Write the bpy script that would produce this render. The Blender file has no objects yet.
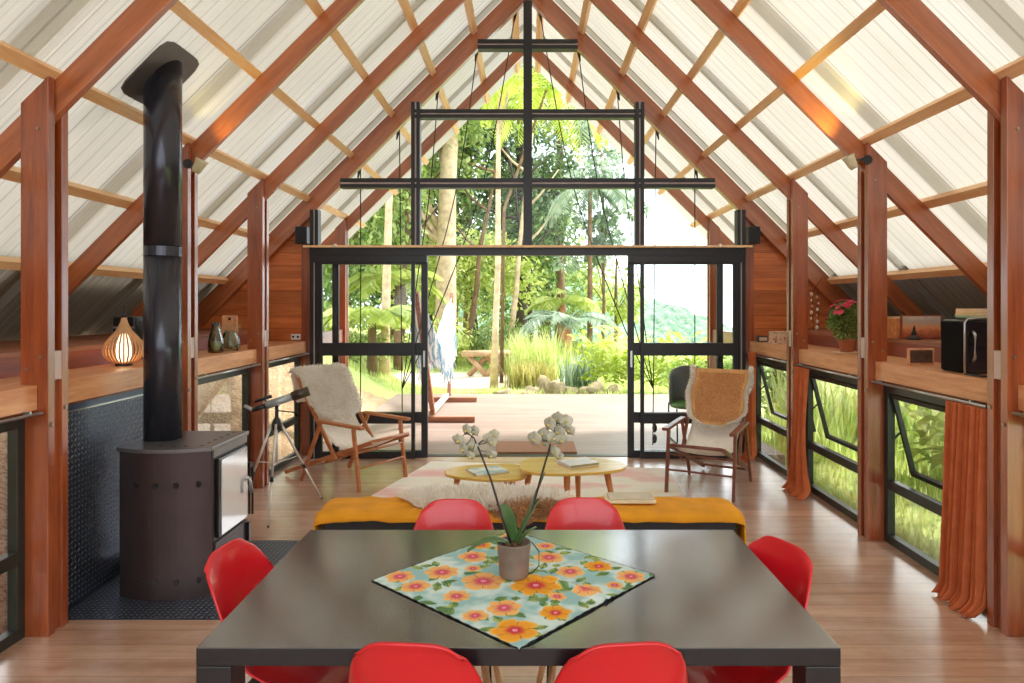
SKY, SUN, EXPO = 1.8, 3.8, 1.14
import bpy, math, random
from mathutils import Vector, Matrix, noise
PI = math.pi
R = math.radians
SC = bpy.context.scene
COL = SC.collection
FPX, CX, CY, EYE = 683.0, 527.7, 305.0, 1.6

def at(px, py, Y):
    """a point of the place at depth Y, measured from the photograph"""
    return Vector(((px - CX) / FPX * Y, Y, EYE - (py - CY) / FPX * Y))

# ---------------------------------------------------------------- mesh helper
ORG = {}

class MB:
    def __init__(s):
        s.v = []; s.f = []; s.m = []; s.cm = 0
    def add(s, vs, fs):
        b = len(s.v)
        s.v.extend([Vector(p) for p in vs])
        for f in fs:
            s.f.append([b + i for i in f]); s.m.append(s.cm)
        return s
    def box(s, x0, x1, y0, y1, z0, z1):
        vs = [(x, y, z) for z in (z0, z1) for y in (y0, y1) for x in (x0, x1)]
        return s.add(vs, [(0, 2, 3, 1), (4, 5, 7, 6), (0, 1, 5, 4), (2, 6, 7, 3), (0, 4, 6, 2), (1, 3, 7, 5)])
    def beam(s, a, b, w, h, up=(0, 0, 1)):
        """rectangular bar from a to b, width w sideways and height h along up"""
        a = Vector(a); b = Vector(b); d = (b - a).normalized(); up = Vector(up)
        side = d.cross(up)
        if side.length < 1e-4: side = d.cross(Vector((1, 0, 0)))
        side.normalize(); u = side.cross(d).normalized()
        vs = []
        for p in (a, b):
            for i, j in ((-1, -1), (1, -1), (1, 1), (-1, 1)):
                vs.append(p + side * (i * w / 2) + u * (j * h / 2))
        return s.add(vs, [(0, 1, 2, 3), (7, 6, 5, 4), (0, 4, 5, 1), (1, 5, 6, 2), (2, 6, 7, 3), (3, 7, 4, 0)])
    def tube(s, pts, r, n=8, caps=True):
        pts = [Vector(p) for p in pts]
        rs = r if isinstance(r, (list, tuple)) else [r] * len(pts)
        rings = []; ref = None
        for i, p in enumerate(pts):
            if i == 0: d = pts[1] - p
            elif i == len(pts) - 1: d = p - pts[i - 1]
            else: d = (pts[i + 1] - p).normalized() + (p - pts[i - 1]).normalized()
            d.normalize()
            if ref is None:
                ref = Vector((0, 0, 1)) if abs(d.z) < .9 else Vector((1, 0, 0))
            a = d.cross(ref)
            if a.length < 1e-5: a = d.orthogonal()
            a.normalize(); b = d.cross(a).normalized(); ref = b.cross(d) if False else ref
            rings.append([p + (a * math.cos(t) + b * math.sin(t)) * rs[i] for t in [2 * PI * k / n for k in range(n)]])
        vs = [q for ring in rings for q in ring]; fs = []
        for i in range(len(pts) - 1):
            for k in range(n):
                k2 = (k + 1) % n
                fs.append((i * n + k, i * n + k2, (i + 1) * n + k2, (i + 1) * n + k))
        if caps:
            fs.append(tuple(range(n))[::-1]); fs.append(tuple(range((len(pts) - 1) * n, len(pts) * n)))
        return s.add(vs, fs)
    def lathe(s, prof, c=(0, 0, 0), n=24, M=None):
        """prof = [(r, z)]; closed at ends if r == 0"""
        vs = []; fs = []; c = Vector(c)
        for (r, z) in prof:
            for k in range(n):
                t = 2 * PI * k / n
                p = Vector((max(r, 1e-4) * math.cos(t), max(r, 1e-4) * math.sin(t), z))
                vs.append((M @ p if M else p) + c)
        for i in range(len(prof) - 1):
            for k in range(n):
                k2 = (k + 1) % n
                fs.append((i * n + k, i * n + k2, (i + 1) * n + k2, (i + 1) * n + k))
        fs.append(tuple(range(n))[::-1]); fs.append(tuple(range((len(prof) - 1) * n, len(prof) * n)))
        return s.add(vs, fs)
    def ball(s, c, r, n=10, m=7, sq=(1, 1, 1)):
        prof = [(math.sin(PI * i / m) * r, -math.cos(PI * i / m) * r) for i in range(m + 1)]
        return s.lathe(prof, c, n, Matrix.Diagonal(Vector(sq)))
    def prism(s, poly, vec):
        """poly: 3-D polygon, swept by vec"""
        n = len(poly); vec = Vector(vec)
        vs = [Vector(p) for p in poly] + [Vector(p) + vec for p in poly]
        fs = [tuple(range(n))[::-1], tuple(range(n, 2 * n))] + [(i, (i + 1) % n, n + (i + 1) % n, n + i) for i in range(n)]
        return s.add(vs, fs)
    def grid(s, fn, nu, nv):
        vs = [fn(i / nu, j / nv) for j in range(nv + 1) for i in range(nu + 1)]
        fs = [(j * (nu + 1) + i, j * (nu + 1) + i + 1, (j + 1) * (nu + 1) + i + 1, (j + 1) * (nu + 1) + i)
              for j in range(nv) for i in range(nu)]
        return s.add(vs, fs)
    def build(s, name, mat, parent=None, smooth=False, bevel=0, local=False, solid=0, subsurf=0):
        me = bpy.data.meshes.new(name)
        o = bpy.data.objects.new(name, me); COL.objects.link(o)
        if parent is not None:
            org = ORG[parent.name]; o.parent = parent; ORG[o.name] = org
            off = org
        elif local:
            off = Vector((0, 0, 0)); ORG[o.name] = off
        else:
            xs = [p.x for p in s.v]; ys = [p.y for p in s.v]; zs = [p.z for p in s.v]
            off = Vector(((min(xs) + max(xs)) / 2, (min(ys) + max(ys)) / 2, min(zs)))
            o.location = off; ORG[o.name] = off
        me.from_pydata([tuple(p - off) for p in s.v], [], s.f)
        mats = mat if isinstance(mat, (list, tuple)) else [mat]
        for m in mats: me.materials.append(m)
        if len(mats) > 1: me.polygons.foreach_set('material_index', s.m)
        if smooth: me.polygons.foreach_set('use_smooth', [True] * len(me.polygons))
        me.update()
        if bevel:
            b = o.modifiers.new('bevel', 'BEVEL'); b.width = bevel; b.segments = 2; b.limit_method = 'ANGLE'; b.angle_limit = R(50)
        if solid:
            b = o.modifiers.new('solid', 'SOLIDIFY'); b.thickness = solid; b.offset = 0
        if subsurf:
            b = o.modifiers.new('sub', 'SUBSURF'); b.levels = subsurf; b.render_levels = subsurf
        return o

def tag(o, label=None, cat=None, group=None, kind=None):
    if label: o['label'] = label
    if cat: o['category'] = cat
    if group: o['group'] = group
    if kind: o['kind'] = kind
    return o

def thing(name, label, cat, loc=(0, 0, 0), group=None, local=False, rotz=0):
    o = bpy.data.objects.new(name, None); COL.objects.link(o); o.empty_display_size = .1
    o.location = loc; o.rotation_euler = (0, 0, rotz)
    ORG[o.name] = Vector((0, 0, 0)) if local else Vector(loc)
    return tag(o, label, cat, group)

def copy_tree(o, parent=None):
    c = o.copy(); COL.objects.link(c); c.parent = parent
    for ch in [q for q in o.children]: copy_tree(ch, c)
    return c

def struct(name, mb, mat, **k):
    return tag(mb.build(name, mat, **k), kind='structure')

def set_base(o, **k):
    pass

# ---------------------------------------------------------------- materials
def srgb(r, g, b):
    return tuple(((c / 255) / 12.92 if c <= 10 else ((c / 255 + .055) / 1.055) ** 2.4) for c in (r, g, b)) + (1,)

class NT:
    def __init__(s, name):
        s.mat = bpy.data.materials.new(name); s.mat.use_nodes = True
        s.t = s.mat.node_tree; s.t.nodes.clear()
        s.out = s.t.nodes.new('ShaderNodeOutputMaterial')
    def n(s, typ, props=None, **ins):
        nd = s.t.nodes.new(typ)
        for k, v in (props or {}).items(): setattr(nd, k, v)
        for k, v in ins.items():
            key = int(k[1:]) if k[0] == '_' else k.replace('_', ' ')
            sock = nd.inputs[key]
            if isinstance(v, bpy.types.NodeSocket): s.t.links.new(v, sock)
            else: sock.default_value = v
        return nd
    def math(s, op, a, b=0, c=0):
        return s.n('ShaderNodeMath', {'operation': op}, _0=a, _1=b, _2=c).outputs[0]
    def mix(s, f, a, b, mode='MIX'):
        return s.n('ShaderNodeMix', {'data_type': 'RGBA', 'blend_type': mode}, _0=f, _6=a, _7=b).outputs[2]
    def ramp(s, f, stops):
        nd = s.t.nodes.new('ShaderNodeValToRGB'); s.t.links.new(f, nd.inputs[0])
        e = nd.color_ramp.elements
        while len(e) < len(stops): e.new(.5)
        for i, (p, c) in enumerate(stops):
            e[i].position = p; e[i].color = c if len(c) == 4 else tuple(c) + (1,)
        return nd.outputs[0]
    def pos(s, kind='obj'):
        if kind == 'world': return s.n('ShaderNodeNewGeometry').outputs['Position']
        return s.n('ShaderNodeTexCoord').outputs['Object']
    def map(s, vec, scale=(1, 1, 1), rot=(0, 0, 0), loc=(0, 0, 0)):
        return s.n('ShaderNodeMapping', None, Vector=vec, Scale=scale, Rotation=rot, Location=loc).outputs[0]
    def noise(s, vec, scale=5, detail=3, rough=.5):
        return s.n('ShaderNodeTexNoise', None, Vector=vec, Scale=scale, Detail=detail, Roughness=rough).outputs[0]
    def pbsdf(s, **k):
        p = s.n('ShaderNodeBsdfPrincipled', None, **k); return p
    def bump(s, h, strength=.3, dist=.01):
        return s.n('ShaderNodeBump', None, Height=h, Strength=strength, Distance=dist).outputs[0]
    def done(s, shader):
        s.t.links.new(shader, s.out.inputs[0]); return s.mat

def plain(name, col, rough=.5, metal=0, var=.12, scale=12, spec=.5, coat=0, bump=0, bscale=60):
    t = NT(name); p = t.pos()
    nz = t.noise(p, scale, 3)
    f = t.ramp(nz, [(.3, (0, 0, 0)), (.7, (1, 1, 1))])
    c = t.mix(f, tuple(x * (1 - var) for x in col[:3]) + (1,), tuple(min(1, x * (1 + var)) for x in col[:3]) + (1,))
    k = dict(Base_Color=c, Roughness=rough, Metallic=metal)
    k['Specular_IOR_Level'] = spec; k['Coat_Weight'] = coat
    if bump: k['Normal'] = t.bump(t.noise(p, bscale, 4), bump, .003)
    return t.done(t.pbsdf(**k).outputs[0])

def wood(name, ca, cb, axis='x', rough=.45, kind='world', board=None, coat=0.0, rot=(0, 0, 0), gap=.004, vary=.35, gl=18, dirt=None, cior=1.5):
    """ca/cb dark and light grain; board=(axis, width) lays boards across that axis"""
    t = NT(name); p = t.map(t.pos(kind), rot=rot)
    sc = {'x': (.7, 9, 9), 'y': (9, .7, 9), 'z': (9, 9, .7)}[axis]
    v = p; shade = None; edge = None
    if board:
        ax, wd = board
        sep = t.n('ShaderNodeSeparateXYZ', None, _0=p); a = sep.outputs['xyz'.index(ax)]
        q = t.math('DIVIDE', a, wd); idx = t.math('FLOOR', q)
        wn = t.n('ShaderNodeTexWhiteNoise', {'noise_dimensions': '1D'}, W=idx)
        shade = wn.outputs[0]
        fr = t.math('FRACT', q)
        e = t.math('MINIMUM', fr, t.math('SUBTRACT', 1, fr))
        edge = t.math('GREATER_THAN', gap / wd / 2, e)
        off = t.n('ShaderNodeCombineXYZ', None, _0=t.math('MULTIPLY', shade, 7.3), _1=t.math('MULTIPLY', shade, 3.1), _2=t.math('MULTIPLY', shade, 5.7))
        v = t.n('ShaderNodeVectorMath', {'operation': 'ADD'}, _0=p, _1=off.outputs[0]).outputs[0]
    m = t.map(v, scale=sc)
    n1 = t.noise(m, 1.6, 5, .6)
    n2 = t.noise(m, gl / 2, 3, .7)
    g = t.math('ADD', t.math('MULTIPLY', n1, .7), t.math('MULTIPLY', n2, .3))
    c = t.mix(t.ramp(g, [(.34, (0, 0, 0)), (.66, (1, 1, 1))]), ca, cb)
    if shade is not None:
        c = t.mix(1.0, c, t.ramp(shade, [(0, (1 - vary,) * 3), (1, (1 + vary * .3,) * 3)]), 'MULTIPLY')
    if dirt:
        d = t.ramp(t.noise(p, 2.2, 5, .65), [(.45, (0, 0, 0)), (.75, (1, 1, 1))])
        c = t.mix(t.math('MULTIPLY', d, dirt[1]), c, dirt[0])
    if edge is not None:
        c = t.mix(t.math('MULTIPLY', edge, .75), c, tuple(x * .25 for x in ca[:3]) + (1,))
    rn = t.math('MULTIPLY_ADD', n1, .25, rough - .12)
    h = n2 if edge is None else t.math('SUBTRACT', t.math('MULTIPLY', n2, .25), edge)
    b = t.pbsdf(Base_Color=c, Roughness=rn, Coat_Weight=coat, Coat_Roughness=.22, Coat_IOR=cior, Normal=t.bump(h, .25, .002))
    return t.done(b.outputs[0])

def leafy(name, cols, rough=.5, trans=.45, scale=3.0, gain=.8):
    t = NT(name); p = t.pos('world')
    rnd = t.n('ShaderNodeNewGeometry').outputs['Random Per Island']
    f = t.math('ADD', t.math('MULTIPLY', t.noise(p, scale, 3), .6), t.math('MULTIPLY', rnd, .4))
    k = len(cols)
    c = t.ramp(f, [(.25 + .5 * i / (k - 1), tuple(q * gain for q in col[:3]) + (1,)) for i, col in enumerate(cols)])
    d = t.pbsdf(Base_Color=c, Roughness=rough, Specular_IOR_Level=.3)
    tr = t.n('ShaderNodeBsdfTranslucent', None, Color=c)
    mx = t.n('ShaderNodeMixShader', None, _0=trans, _1=d.outputs[0], _2=tr.outputs[0])
    return t.done(mx.outputs[0])

def glass_mat(name, tint=(1, 1, 1, 1), refl=1.0):
    t = NT(name)
    fr = t.n('ShaderNodeFresnel', None, IOR=1.35)
    tr = t.n('ShaderNodeBsdfTransparent', None, Color=tint)
    gl = t.n('ShaderNodeBsdfGlossy', None, Color=(1, 1, 1, 1), Roughness=.01)
    mx = t.n('ShaderNodeMixShader', None, _0=t.math('MULTIPLY', fr.outputs[0], refl), _1=tr.outputs[0], _2=gl.outputs[0])
    return t.done(mx.outputs[0])

M = {}
W_D = srgb(114, 46, 16); W_L = srgb(176, 88, 38)
for ax in 'xyz':
    M['post_' + ax] = wood('hardwood_' + ax, W_D, W_L, ax, .38, coat=.9, cior=1.65)
R_D = srgb(136, 66, 28); R_L = srgb(190, 106, 54)
M['rafter_r'] = wood('rafter_wood_r', R_D, R_L, 'x', .42, rot=(0, R(-45), 0), coat=.9, cior=1.65)
M['rafter_l'] = wood('rafter_wood_l', R_D, R_L, 'x', .42, rot=(0, R(45), 0), coat=.9, cior=1.65)
M['purlin'] = wood('pale_batten', srgb(232, 176, 122), srgb(252, 216, 168), 'y', .5)
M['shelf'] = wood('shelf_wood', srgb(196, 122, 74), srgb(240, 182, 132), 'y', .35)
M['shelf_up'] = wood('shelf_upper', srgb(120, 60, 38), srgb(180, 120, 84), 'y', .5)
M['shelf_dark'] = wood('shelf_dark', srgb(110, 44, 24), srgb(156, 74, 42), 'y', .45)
M['wallboard'] = wood('wall_boards', srgb(178, 88, 40), srgb(228, 134, 70), 'x', .35, board=('z', .135), vary=.35)
M['floor'] = wood('floor_boards', srgb(176, 126, 98), srgb(220, 180, 150), 'x', .38, board=('y', .14), vary=.22, coat=1.0, cior=1.95, dirt=(srgb(226, 204, 190), .5))
M['deck'] = wood('deck_boards', srgb(134, 112, 104), srgb(168, 147, 137), 'x', .5, board=('y', .14), vary=.12, coat=.1, gap=.006)
M['eave_blocker'] = plain('grey_light_blocker', srgb(150, 152, 156), .5, .3)
M['black_steel'] = plain('black_steel', srgb(26, 25, 28), .42, .0, .15, 30)
M['dark_alu'] = plain('dark_green_aluminium', srgb(58, 62, 56), .35, .5, .1, 20)
M['alu'] = plain('bright_aluminium', srgb(190, 192, 192), .28, .9, .06, 20)
M['glass'] = glass_mat('clear_glass', (.985, .992, .99, 1), .35)
M['bolt'] = plain('bolt_steel', srgb(150, 140, 125), .35, .8)
M['spacer'] = wood('spacer_block', srgb(186, 160, 150), srgb(216, 198, 188), 'z', .5)
M['pot_black'] = plain('black_plastic', srgb(24, 24, 27), .3)

# translucent roofing sheet
def roof_mat(name, warm, gain=1.0, k=.46):
    t = NT(name); p = t.pos('world')
    st = t.noise(t.map(p, scale=(.6, 1.6, .6)), 1.3, 3, .5)
    c1 = t.ramp(st, [(.3, srgb(226, 222, 212)), (.5, warm), (.75, srgb(244, 243, 240))])
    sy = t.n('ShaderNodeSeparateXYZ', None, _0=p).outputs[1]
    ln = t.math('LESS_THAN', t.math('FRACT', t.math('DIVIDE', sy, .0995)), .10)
    c1 = t.mix(t.math('MULTIPLY', ln, .35), c1, srgb(150, 146, 138))  # darker lines painted in for the shade on the rib sides
    c1 = t.mix(1.0, c1, (.415 * gain, .402 * gain, .380 * gain, 1), 'MULTIPLY')
    d = t.n('ShaderNodeBsdfDiffuse', None, Color=c1)
    tr = t.n('ShaderNodeBsdfTranslucent', None, Color=c1)
    mx = t.n('ShaderNodeMixShader', None, _0=k, _1=d.outputs[0], _2=tr.outputs[0])
    gl = t.n('ShaderNodeBsdfGlossy', None, Color=(1, 1, 1, 1), Roughness=.35)
    m2 = t.n('ShaderNodeMixShader', None, _0=.04, _1=mx.outputs[0], _2=gl.outputs[0])
    return t.done(m2.outputs[0])
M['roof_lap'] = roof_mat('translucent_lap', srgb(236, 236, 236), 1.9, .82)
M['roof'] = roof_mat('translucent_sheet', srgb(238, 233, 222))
# ================================================================ THE HOUSE
APEX = 4.84            # underside of the rafters at the ridge
RV = .18               # vertical depth of a rafter
ZP = APEX + RV         # underside of the battens
ZS = ZP + .072         # roofing sheet
FR = [3.29, 4.64, 5.95]
FAC = 7.21
POR = 8.66
XI, XO = 2.31, 2.443   # inner and outer face of the posts
Y0, Y1 = -2.4, 9.75
SIDE = {-1: 'left', 1: 'right'}

struct('floor', MB().box(-2.5, 2.5, Y0, 7.30, -.12, 0), M['floor'])
struct('deck', MB().box(-2.35, 2.75, 7.302, 12.3, -.14, -.002), M['deck'])

# roofing sheets, ribbed down the slope
def roof_sheet(sg):
    mb = MB(); ys = []
    y = Y0
    ribs = [f - .15 for f in (-.76, .59, 1.94, 3.29, 4.64, 5.95, 7.27, 8.6)]
    while y < Y1:
        r = [b for b in ribs if abs(y - b) < .09]
        if r:
            b = r[0]
            ys += [(b - .085, 0), (b - .05, .045), (b + .05, .045), (b + .085, 0)]; y = b + .12
        else:
            ys += [(y, 0), (y + .012, .005), (y + .024, 0)]; y += .085
    ys = [q for q in ys if q[0] < Y1] + [(Y1, 0)]
    for i in range(len(ys) - 1):
        if ys[i + 1][0] <= ys[i][0] + 1e-4: continue
        (a, ha), (b, hb) = ys[i], ys[i + 1]
        ha *= 1.41; hb *= 1.41
        x1 = 3.78
        mb.add([(0, a, ZS + ha), (0, b, ZS + hb), (sg * x1, b, ZS - x1 + hb), (sg * x1, a, ZS - x1 + ha)],
               [(0, 1, 2, 3) if sg < 0 else (3, 2, 1, 0)])
    return mb
for sg in (-1, 1):
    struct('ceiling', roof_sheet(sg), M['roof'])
    mb = MB()
    for f in (1.94, 3.29, 4.64, 5.95, 7.27, 8.6):
        b = f - .15; x1 = 3.76; h0 = .012; h1 = .045 * 1.41 + .012
        for (ya, ha), (yb, hb) in (((b - .05, h1), (b + .05, h1)), ((b + .05, h1), (b + .085, h0))):
            mb.add([(0, ya, ZS + ha), (0, yb, ZS + hb), (sg * x1, yb, ZS - x1 + hb), (sg * x1, ya, ZS - x1 + ha)], [(0, 1, 2, 3)])
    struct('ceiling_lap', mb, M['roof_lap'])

for sg in (-1, 1):  # opaque strips added over the eaves to keep the lower roof dark
    q = [(sg * 3.23, Y0, ZS - 3.23 + .085), (sg * 3.86, Y0, ZS - 3.86 + .085), (sg * 3.86, Y0, ZS - 3.86 + .09), (sg * 3.23, Y0, ZS - 3.23 + .09)]
    struct('ceiling_light_blocker', MB().prism(q, (0, Y1 - Y0, 0)), M['eave_blocker'])
# roof battens (purlins): seven each side
ords = ['first', 'second', 'third', 'fourth', 'fifth', 'sixth', 'seventh']
for sg in (-1, 1):
    for i, x in enumerate([.125, .552, .986, 1.42, 1.85, 2.31, 2.736, 3.18]):
        if i == 0: lab = 'pale roof batten next to the ridge on the %s slope' % SIDE[sg]
        else: lab = 'pale wooden roof batten, %s down from the ridge batten on the %s slope' % (ords[i - 1], SIDE[sg])
        mb = MB(); z = ZP - x
        # rectangular section lying on the slope
        d = Vector((sg, 0, -1)).normalized(); nrm = Vector((sg, 0, 1)).normalized()
        c = Vector((sg * x, Y0, z)) 
        q = [c - d * .032, c + d * .032, c + d * .032 + nrm * .05, c - d * .032 + nrm * .05]
        mb.prism(q, (0, Y1 - .06 - Y0, 0))
        tag(mb.build('roof_batten', M['purlin']), lab, 'roof batten', 'pale roof battens')
struct('ridge_board', MB().box(-.02, .02, Y0, Y1 - .05, ZP - .02, ZS - .01), M['purlin'])

def rafter(sg, y, label, vd=RV, w=.042, x1=3.48, x0=0.0):
    mb = MB()
    q = [(sg * x0, y, APEX - x0), (sg * x1, y, APEX - x1), (sg * x1, y, APEX - x1 + vd), (sg * x0, y, APEX - x0 + vd)]
    mb.prism(q, (0, w, 0))
    o = mb.build('rafter', M['rafter_r'] if sg > 0 else M['rafter_l'], bevel=.003)
    return tag(o, label, 'rafter', 'roof rafters')

def post(sg, yf, label, top=None, shelf=True, zb=0):
    t = thing('timber_post', label, 'post', (sg * (XI + XO) / 2, yf + .07, zb), 'double plank timber posts')
    za = (top or ZP) - XI - .005; zb2 = (top or ZP) - XO - .005
    for k, y in enumerate((yf, yf + .098)):
        q = [(sg * XI, y, zb), (sg * XO, y, zb), (sg * XO, y, zb2), (sg * XI, y, za)]
        p = MB().prism(q, (0, .047, 0)).build('plank', M['post_z'], t, bevel=.002)
        if shelf:
            b = MB()
            zz = 1.09 if k else 1.02
            b.lathe([(0, -.004), (.011, -.004), (.011, .006), (0, .006)], (sg * XI, y + .024, zz), 8, Matrix.Rotation(-sg * PI / 2, 3, 'Y'))
            b.build('bolt', M['bolt'], p)
            if k == 0:
                for (dx, z) in ((.035, 1.35), (.10, 1.29), (.05, 2.45)):
                    b = MB()
                    b.lathe([(0, -.002), (.008, -.002), (.008, .004), (0, .004)], (sg * (XI + dx), y, z), 8, Matrix.Rotation(PI / 2, 3, 'X'))
                    b.build('screw', M['bolt'], p)
    if shelf:
        MB().box(*sorted((sg * (XI + .002), sg * XO)), yf + .048, yf + .097, 1.235, 1.375).build('spacer_block', M['spacer'], t)
        MB().box(*sorted((sg * (XI + .02), sg * (XO - .01))), yf + .048, yf + .097, 0, 1.234).build('filler_strip', M['post_z'], t)
        MB().box(*sorted((sg * (XI + .02), sg * (XO - .01))), yf + .048, yf + .0545, 1.376, za - .25).build('filler_strip', M['post_z'], t)
    return t

where = ['nearest the camera', 'second from the camera', 'third from the camera']
for sg in (-1, 1):
    for i, y in enumerate(FR):
        post(sg, y, 'red brown double plank post on the %s side, %s' % (SIDE[sg], where[i]))
        rafter(sg, y + .0555, 'red brown rafter of the %s slope landing on the %s post from the camera' % (SIDE[sg], ords[i]))
    o = rafter(sg, FAC + .005, 'deep %s gable rafter above the black glazed front' % SIDE[sg], vd=.245, w=.09)
    post(sg, POR, 'porch post outside the glass front on the %s' % SIDE[sg], shelf=False, zb=-.002)
    rafter(sg, POR + .05, 'porch rafter of the %s slope seen through the gable glass' % SIDE[sg], x1=2.9)
    mb = MB().box(*sorted((sg * 2.34, sg * 2.42)), FAC + .13, POR - .005, 1.13, 1.29)
    tag(mb.build('porch_rail', M['post_y']), 'dark wooden porch rail beam outside the %s glass panel' % SIDE[sg], 'rail', 'porch rails')
    # verge board at the outer roof edge
    q = [(0, Y1 - .03, ZP - .0), (sg * 3.78, Y1 - .03, ZP - 3.78), (sg * 3.78, Y1 - .03, ZP - 3.70), (0, Y1 - .03, ZP + .08)]
    # end wall of horizontal boards beside the glazing
    q = [(sg * 2.27, FAC + .1, 0), (sg * 2.50, FAC + .1, 0), (sg * 2.50, FAC + .1, 1.08), (sg * 3.78, FAC + .1, 1.08), (sg * 3.78, FAC + .1, ZS - 3.79), (sg * 2.27, FAC + .1, ZS - 2.28)]
    struct('wall_front_' + SIDE[sg], MB().prism(q, (0, .05, 0)), M['wallboard'])
    struct('trim_1' if sg < 0 else 'trim_2', MB().box(*sorted((sg * 2.272, sg * 2.41)), FAC + .065, FAC + .099, 0, 2.55), M['post_z'], bevel=.003)
    if 0: struct('trim_3' if sg < 0 else 'trim_4', MB().box(*sorted((sg * 2.63, sg * 2.66)), FAC + .075, FAC + .099, 1.226, 2.3), M['post_z'])
    # side wall behind the camera, wall over the ledge
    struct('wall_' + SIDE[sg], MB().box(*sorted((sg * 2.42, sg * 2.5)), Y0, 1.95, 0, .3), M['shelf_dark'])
    struct('window_40' if sg < 0 else 'window_41', MB().box(*sorted((sg * 2.455, sg * 2.461)), Y0, 1.95, .30, 1.08), M['glass'])  # side glazing added behind the camera to let in fill light

# back wall behind the camera
struct('wall_back', MB().box(-2.5, 2.5, Y0 - .08, Y0, 0, .9), M['wallboard'])
for x in (-2.4, -1.2, 0, 1.2, 2.4):
    struct('trim_9', MB().box(x - .04, x + .04, Y0 - .06, Y0, .9, APEX - abs(x)), M['black_steel'])
q = [(-3.7, Y0 - .04, .9), (3.7, Y0 - .04, .9), (3.7, Y0 - .04, 1.2), (0, Y0 - .04, APEX), (-3.7, Y0 - .04, 1.2)]
struct('window_30', MB().prism(q, (0, .006, 0)), M['glass'])  # glazed gable added above the back wall for fill light

# shelf ledges along both sides
bays = [(1.95, 3.29), (3.437, 4.64), (4.787, 5.95), (6.097, 7.274)]
for sg in (-1, 1):
    s2 = lambda a, b: sorted((sg * a, sg * b))
    t = thing('ledge_shelf', 'long wooden ledge shelf running under the %s roof slope' % SIDE[sg], 'shelf', (sg * 2.9, 2.4, 1.08), 'wooden ledge shelves')
    mb = MB().box(*s2(2.446, 2.75), Y0, 7.30, 1.19, 1.215)
    for (a, b) in bays: mb.box(*s2(2.385, 2.446), a + .002, b - .002, 1.19, 1.215)
    mb.build('shelf_board', M['shelf'], t)
    for (a, b) in bays:
        MB().box(*s2(2.36, 2.385), a + .002, b - .002, 1.095, 1.215).build('fascia', M['shelf'], t, bevel=.003)
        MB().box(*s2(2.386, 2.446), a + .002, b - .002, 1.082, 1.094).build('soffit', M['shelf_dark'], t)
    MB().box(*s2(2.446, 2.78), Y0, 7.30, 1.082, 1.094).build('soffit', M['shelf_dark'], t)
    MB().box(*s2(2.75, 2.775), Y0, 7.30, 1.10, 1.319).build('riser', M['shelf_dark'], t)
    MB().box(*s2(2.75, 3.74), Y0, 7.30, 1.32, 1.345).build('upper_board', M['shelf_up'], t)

# ---------------------------------------------------------------- side windows
wn = [0]
def window(sg, a, b, sash=None, lab=''):
    wn[0] += 1
    s2 = lambda p, q: sorted((sg * p, sg * q))
    t = thing('window_%d' % wn[0], None, None, (sg * 2.445, (a + b) / 2, 0)); t['kind'] = 'structure'
    F = M['dark_alu']; x0, x1 = 2.42, 2.47
    mb = MB()
    mb.box(*s2(x0, x1), a, b, 0, .055).box(*s2(x0, x1), a, a + .05, .055, 1.08).box(*s2(x0, x1), b - .05, b, .055, 1.08)
    mb.box(*s2(x0, x1), a + .05, b - .05, 1.01, 1.08).box(*s2(x0, x1), a + .05, b - .05, .36, .425)
    mb.build('window_frame', F, t, bevel=.003)
    MB().box(*s2(2.443, 2.449), a + .05, b - .05, .055, .36).build('pane', M['glass'], t)
    a2, b2 = a + .055, b - .055
    if sash is None:
        MB().box(*s2(2.443, 2.449), a + .05, b - .05, .425, 1.01).build('pane', M['glass'], t)
    else:
        hinge = Vector((sg * 2.45, 0, 1.0)); ang = sash
        dz = Vector((sg * math.sin(ang), 0, -math.cos(ang))); L = .56
        up = Vector((sg * math.cos(ang), 0, math.sin(ang)))
        Pt = lambda y, l: Vector((hinge.x, y, hinge.z)) + dz * l
        mb = MB()
        for y in (a2 + .012, b2 - .012): mb.beam(Pt(y, 0), Pt(y, L), .024, .03, up)
        for l in (.012, L - .015): mb.beam(Pt(a2 + .024, l), Pt(b2 - .024, l), .03, .03, up)
        sh = mb.build('sash', F, t)
        g = MB(); c = .003
        g.add([Pt(a2 + .02, .02) - up * c, Pt(b2 - .02, .02) - up * c, Pt(b2 - .02, L - .02) - up * c, Pt(a2 + .02, L - .02) - up * c,
               Pt(a2 + .02, .02) + up * c, Pt(b2 - .02, .02) + up * c, Pt(b2 - .02, L - .02) + up * c, Pt(a2 + .02, L - .02) + up * c],
              [(0, 1, 2, 3), (7, 6, 5, 4), (0, 4, 5, 1), (1, 5, 6, 2), (2, 6, 7, 3), (3, 7, 4, 0)])
        g.build('pane', M['glass'], sh)
        for y in (a2 + .004, b2 - .004):
            MB().beam((sg * 2.455, y, .70), Pt(y, L * .45), .006, .014).build('stay_arm', F, sh)
    return t
window(-1, *bays[0]); window(-1, *bays[2]); window(-1, *bays[3])
window(1, *bays[0]); window(1, *bays[1], sash=R(14)); window(1, *bays[2], sash=R(14)); window(1, *bays[3], sash=R(14))

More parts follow.
